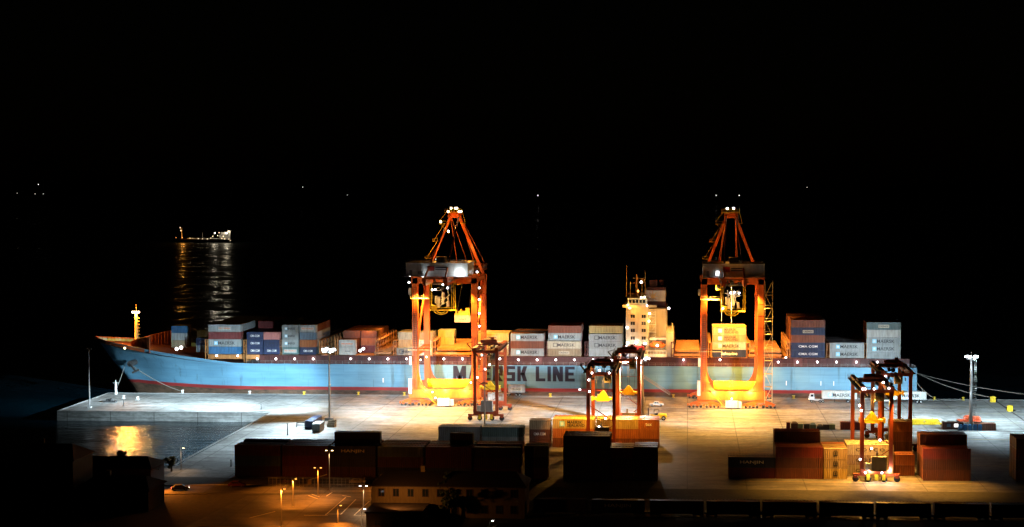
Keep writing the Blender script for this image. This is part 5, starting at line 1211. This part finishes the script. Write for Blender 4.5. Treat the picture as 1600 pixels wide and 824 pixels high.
# ================================================================== FOREGROUND BUILDINGS, LAMPS, FENCES
PLASTER = paint('ochre render', (.20,.13,.06), .9, dirt=.3, scale=.8)
ROOF = paint('dark roof tiles', (.05,.03,.025), .9, dirt=.4, scale=1)
def building(name, x0, x1, y0, y1, h, lab, wins, roof_h=2.5, mat=PLASTER, lit=(), flat=False, rz=0):
    t = thing(name, (x0,y0,0), lab, 'building', None, rz); w_, d_ = x1-x0, y1-y0
    MB().box(0,w_,0,d_,0,h).build('wall', mat, t)
    if flat: MB().box(-.3,w_+.3,-.3,d_+.3,h,h+.4).build('roof', ROOF, t)
    else:
        r_ = MB(); r_.add([(-.5,-.6,h),(w_+.5,-.6,h),(w_+.5,d_+.6,h),(-.5,d_+.6,h),(2.5,d_/2,h+roof_h),(w_-2.5,d_/2,h+roof_h),(-.5,-.6,h-.2),(w_+.5,-.6,h-.2),(w_+.5,d_+.6,h-.2),(-.5,d_+.6,h-.2)],[(0,1,5,4),(1,2,5),(2,3,4,5),(3,0,4),(6,7,1,0),(7,8,2,1),(8,9,3,2),(9,6,0,3),(9,8,7,6)])
        ro = r_.build('roof', ROOF, t); MB().box(w_*.3,w_*.3+1,d_/2-.5,d_/2+.5,h+1,h+roof_h+1.2).build('chimney', mat, ro)
    for i, (wx, wz, ww, wh) in enumerate(wins):
        f_ = MB()
        f_.box(wx-.12,wx+ww+.12,-.1,.0,wz-.12,wz); f_.box(wx-.12,wx+ww+.12,-.1,.0,wz+wh,wz+wh+.12); f_.box(wx-.12,wx,-.1,0,wz,wz+wh); f_.box(wx+ww,wx+ww+.12,-.1,0,wz,wz+wh); f_.box(wx+ww/2-.04,wx+ww/2+.04,-.09,0,wz,wz+wh)
        fo = f_.build('window', CM['brown'], t); MB().box(wx,wx+ww,-.05,-.01,wz,wz+wh).build('pane', glow('lit curtained window', (1,.85,.5), .16) if i in lit else GLASS, fo)
    return t
wins = []
for i in range(10):
    for z in (1.2,4.9): wins.append((1.6+i*3.4, z, 1.3, 1.7))
building('long_building', xat(581,347,800), xat(820,347,800), 347, 357, zat(762,347), 'long two storey ochre building with dark roof at the bottom centre', wins, 2.6)
building('flat_roof_annex', xat(575,338,815), xat(660,338,815), 336, 345.5, zat(804,338)+.1, 'low flat roofed annex in front of the long building', [(2,.6,1.2,.9),(6,.6,1.2,.9)], mat=PLASTER, flat=True)
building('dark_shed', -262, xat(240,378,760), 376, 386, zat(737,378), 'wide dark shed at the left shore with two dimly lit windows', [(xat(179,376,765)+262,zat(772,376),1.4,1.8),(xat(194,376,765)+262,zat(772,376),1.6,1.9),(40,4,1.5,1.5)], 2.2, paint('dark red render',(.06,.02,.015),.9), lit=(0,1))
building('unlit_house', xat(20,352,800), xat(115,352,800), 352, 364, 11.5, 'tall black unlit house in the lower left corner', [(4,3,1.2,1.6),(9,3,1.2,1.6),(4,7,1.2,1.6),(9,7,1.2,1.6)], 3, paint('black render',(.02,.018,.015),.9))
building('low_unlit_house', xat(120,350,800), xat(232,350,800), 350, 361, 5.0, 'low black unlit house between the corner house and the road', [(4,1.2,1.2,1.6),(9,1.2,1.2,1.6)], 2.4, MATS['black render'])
def street_lamp(px, py, top_py, lab, sod=True, double=False, power=4000, emis=None, rad=.3, name='street_lamp', dy=-2.5):
    x, y = ground(px, py); H_ = zat(top_py, y); t = thing(name, (x,y,0), lab, 'street lamp', 'street lamps below the yard')
    MB().tube((0,0,0),(0,0,H_),.14,.08,8).build('pole', STEEL, t)
    a_ = MB(); arms = (-.75,.75) if double else (.7,)
    for s_ in arms: a_.bar((0,0,H_-.1),(s_,0,H_+.05),.09); a_.box(s_-.24,s_+.24,-.12,.12,H_,H_+.14)
    hd = a_.build('lamp_head', GREYPAINT, t)
    for s_ in arms: MB().box(s_-.22,s_+.22,-.12,.12,H_-.12,H_-.01).build('lamp_glass', emis or (L_SOD if sod else L_WHITE), t)
    lamp('street_light', (x+arms[-1]*.3,y-.5,H_-.4), power, (1,.25,.02) if sod else (1,.6,.3), t, aim=(x+arms[-1]*.3,y+dy,0), angle=118, blend=.6, size=.2)
street_lamp(440,822,769,'orange street lamp nearest the bottom edge in the car park',True,False,13000,dy=5)
street_lamp(515,768,707.5,'white topped double street lamp in front of the long dark block',False,True,3000,L_WARM)
street_lamp(283,735,706,'bright short lamp at the slope beside the basin',False,False,1200,L_WARM)
street_lamp(497,776,735,'slanting double beam lamp by the container yard fence',True,True,11000)
street_lamp(528,818,794,'short car park lamp right of the nearest orange one',True,False,8000)
street_lamp(568,797,763,'pair of white floodlights at the corner of the long building',False,True,3500,L_WHITE)
street_lamp(565,823,799,'bright white lamp with slatted column at the annex corner',False,False,900,L_WHITE)
street_lamp(765,824,815,'short white lamp at the bottom edge below the long building',False,False,120,L_WHITE)
street_lamp(243,778,757.5,'tiny white lamp at the right end of the dark shed',False,False,150,L_WHITE)
for px, py, e_ in ((330,790,5200),(400,775,5200),(470,800,5000)):
    pass
street_lamp(458,792,753,'slim lamp standing alone in the middle of the car park',True,False,10000,dy=2)
wx, wy = xat(240,376,748), 375.4
wlp = thing('added_wall_lamp', (wx,wy,0), 'small shaded lamp added on the right wall of the dark shed to light the road', 'lamp')  # invented lamp, added so that the road strip gets light
MB().bar((0,0,5.2),(1.4,0,5.4),.1).build('bracket', STEEL, wlp); MB().box(1.2,1.7,-.2,.2,5.1,5.35).build('lamp_head', GREYPAINT, wlp)
lamp('added_wall_light', (wx+1.6,wy,5.0), 16000, (1,.25,.02), wlp, aim=(wx+14,372,0), angle=120)
lamp('building_fill_light', (-66,337.5,6.5), 2600, (1,.4,.08), None, aim=(-62,347,4), angle=140)  # fill added to warm the long building's front, no fixture
lamp('road_fill_light', (-103,383,7.5), 11000, (1,.25,.02), None, aim=(-100,373,0), angle=125)  # this and the next: postless fills added to light the road
lamp('road_fill_light', (-76,383,7.5), 9000, (1,.25,.02), None, aim=(-76,374,0), angle=125)
fe = MB(); fa, fb = ground(420,760), ground(575,757)
t = thing('chain_fence', (fa[0],fa[1],0), 'thin steel mesh fence between the car park and the dark container block', 'fence')
for i in range(26):
    xx = i*(fb[0]-fa[0])/25; MB().tube((xx,0,0),(xx,0,2.3),.05,.05,5).build('post', STEEL, t)
f_ = MB()
for z in (.2,.8,1.4,2.0,2.3): f_.bar((0,0,z),(fb[0]-fa[0],0,z),.03)
for i in range(120): xx = i*(fb[0]-fa[0])/120; f_.bar((xx,0,.1),(xx,0,2.3),.018)
f_.build('mesh_panel', STEEL, t)
x, y = ground(484,757); t = thing('barrier_gate', (x,y,0), 'pale slanting barrier boom at the yard entrance', 'barrier')
MB().box(-.4,.4,-.4,.4,0,1.2).build('post', YELLOW, t); MB().bar((0,0,1.2),(4.5,0,2.6),.18).build('boom', WHITE, t)
# trees on the near verge (silhouettes along the bottom edge)
LEAF = paint('dark foliage', (.05,.07,.03), .8, dirt=.5, scale=1.5, streak=False); BARK = paint('bark', (.08,.06,.04), .9)
def tree(x, y, h, cw, lab, z=0):
    t = thing('tree', (x,y,z), lab, 'tree', 'trees at the near edge'); tr_ = MB(); tr_.tube((0,0,0),(0,0,h*.5),.28,.16,8)
    for k in range(6): a_ = k*1.05; tr_.tube((0,0,h*(.3+.04*k)),(cw*.35*math.cos(a_),cw*.35*math.sin(a_),h*(.6+.05*k)),.1,.04,5)
    tr_.build('trunk', BARK, t); cr = MB()
    cl = [(random.gauss(0,cw*.22),random.gauss(0,cw*.22),h*.68+random.gauss(0,h*.13),random.uniform(.5,1.1)*cw*.2) for _ in range(16)]
    for cx_, cy_, cz_, cr_ in cl:
        for _ in range(85):
            v = Vector((random.gauss(0,1),random.gauss(0,1),random.gauss(0,1))).normalized()*cr_*random.uniform(.4,1.15); p = Vector((cx_,cy_,cz_))+v
            a_ = Vector((random.uniform(-1,1),random.uniform(-1,1),random.uniform(-1,1))).normalized()*.24; b2_ = v.cross(a_).normalized()*.2
            cr.add([p-a_,p+b2_,p+a_,p-b2_],[(0,1,2,3)])
    cr.build('crown', LEAF, t)
for px, py, h, cw, lab in ((268,737,4.2,3.0,'small bushy tree on the rubble shore by the basin'),(190,722,3.2,3.2,'tiny dark tree on the shore before the orange glitter'),(688,806,9.0,6.0,'dark tree standing before the long building'),(705,812,7.0,5.0,'second dark tree right beside the one before the long building')):
    gx, gy = ground(px, py); tree(gx, gy, h, cw, lab)
# ================================================================== ANCHORED SHIP IN THE BAY
fx, fy = -726.0, 2150.0; FL = 82.0
fs_ = thing('anchored_tanker', (fx,fy,-3.2), 'small dark anchored tanker with deck lights out in the bay', 'ship')
fh = MB(); n_ = 9; secs = [(0,.3,5.5),(4,4,5.2),(12,6.5,4.6),(30,7,4.0),(55,7,4.0),(72,7,4.4),(FL,6,5.0)]
vs = []; 
for x, w_, h_ in secs: vs += [(x+(2.5 if x < 1 else 0),-w_*.7,0),(x,-w_,h_),(x,w_,h_),(x+(2.5 if x < 1 else 0),w_*.7,0)]
fh.add(vs,[(4*i+a,4*(i+1)+a,4*(i+1)+(a+1)%4,4*i+(a+1)%4) for i in range(len(secs)-1) for a in range(4)]+[(0,1,2,3),tuple(4*(len(secs)-1)+k for k in (3,2,1,0))])
fh.build('hull', paint('tanker hull paint', (.05,.02,.02), .5), fs_)
fhs = MB(); fhs.box(FL-20,FL-4,-5.5,5.5,4.6,11); fhs.box(FL-18,FL-8,-6,6,11,14.5); fhs.box(FL-9,FL-5,-2,2,11,17); fhs.build('deckhouse', WHITE, fs_)
fm = MB(); fm.tube((6,0,5),(6,0,21),.4,.2,6); fm.tube((36,0,4),(36,0,14),.3,.2,6); fm.bar((14,0,5.5),(62,0,5.5),1.0,1.0); fm.build('mast', WHITE, fs_)
T_W = glow('anchored ship white lamp',(1,.95,.85),5); T_A = glow('anchored ship warm lamp',(1,.75,.45),3); T_O = glow('anchored ship orange lamp',(1,.4,.1),3)
for dx, z, r_, m_ in ((6,21,.9,L_WARM),(7,17,1.0,L_WARM),(9,7,.8,L_SOD),(0,7,.6,L_SOD),(20,6.3,.8,L_WARM),(24,6,.5,L_WARM),(32,5.6,.9,L_WARM),(38,5.2,.6,L_WARM),(45,5,.8,L_WARM),(50,6.5,.8,L_WARM),(53,9,.9,L_WARM),(56,13.5,1.4,L_WHITE),(60,10,.9,L_WARM),(62,14,.8,L_WARM),(68,9,.8,L_WARM),(73,13.5,1.5,L_WHITE),(66,6,.8,L_WARM),(70,5,.8,L_WARM),(76,5,.7,L_WARM),(78,3,.6,L_WARM)):
    MB().ball((dx,-6.5,z),r_*.72).build('deck_light', {id(L_WHITE):T_W,id(L_WARM):T_A,id(L_SOD):T_O}[id(m_)], fs_)
lamp('anchor_light', (fx+10,fy-8,11), 5e3, C_SOD, fs_, size=1.5)
lamp('anchor_light', (fx+56,fy-8,13), 4e3, (1,.85,.6), fs_, size=2); lamp('anchor_light', (fx+73,fy-8,13), 4e3, (1,.85,.6), fs_, size=2)
print('objects', len(col.objects), 'labels', len(LABELS))

# spots added at the middle and nearest yard cranes to brighten the box fronts
lamp('yard_crane_light', (-29.5,438.2,20.5), 15000, (.9,.95,1), None, aim=(-56,444,3), angle=70)  # cold fill added for the pale stack, from no known lamp
lamp('yard_crane_light', (-33.5,437.6,20.5), 42000, C_AMB, None, aim=(-34,444,5), angle=62)
lamp('yard_crane_light', (-15.5,437.6,20.5), 36000, C_AMB, None, aim=(-15,444,5), angle=62)
lamp('yard_crane_light', (-25,438.6,20.5), 14000, C_AMB, None, aim=(-25,444,6), angle=50)
lamp('yard_crane_light', (48.6,397.2,20.5), 30000, C_AMB, None, aim=(46.5,405,3), angle=62)
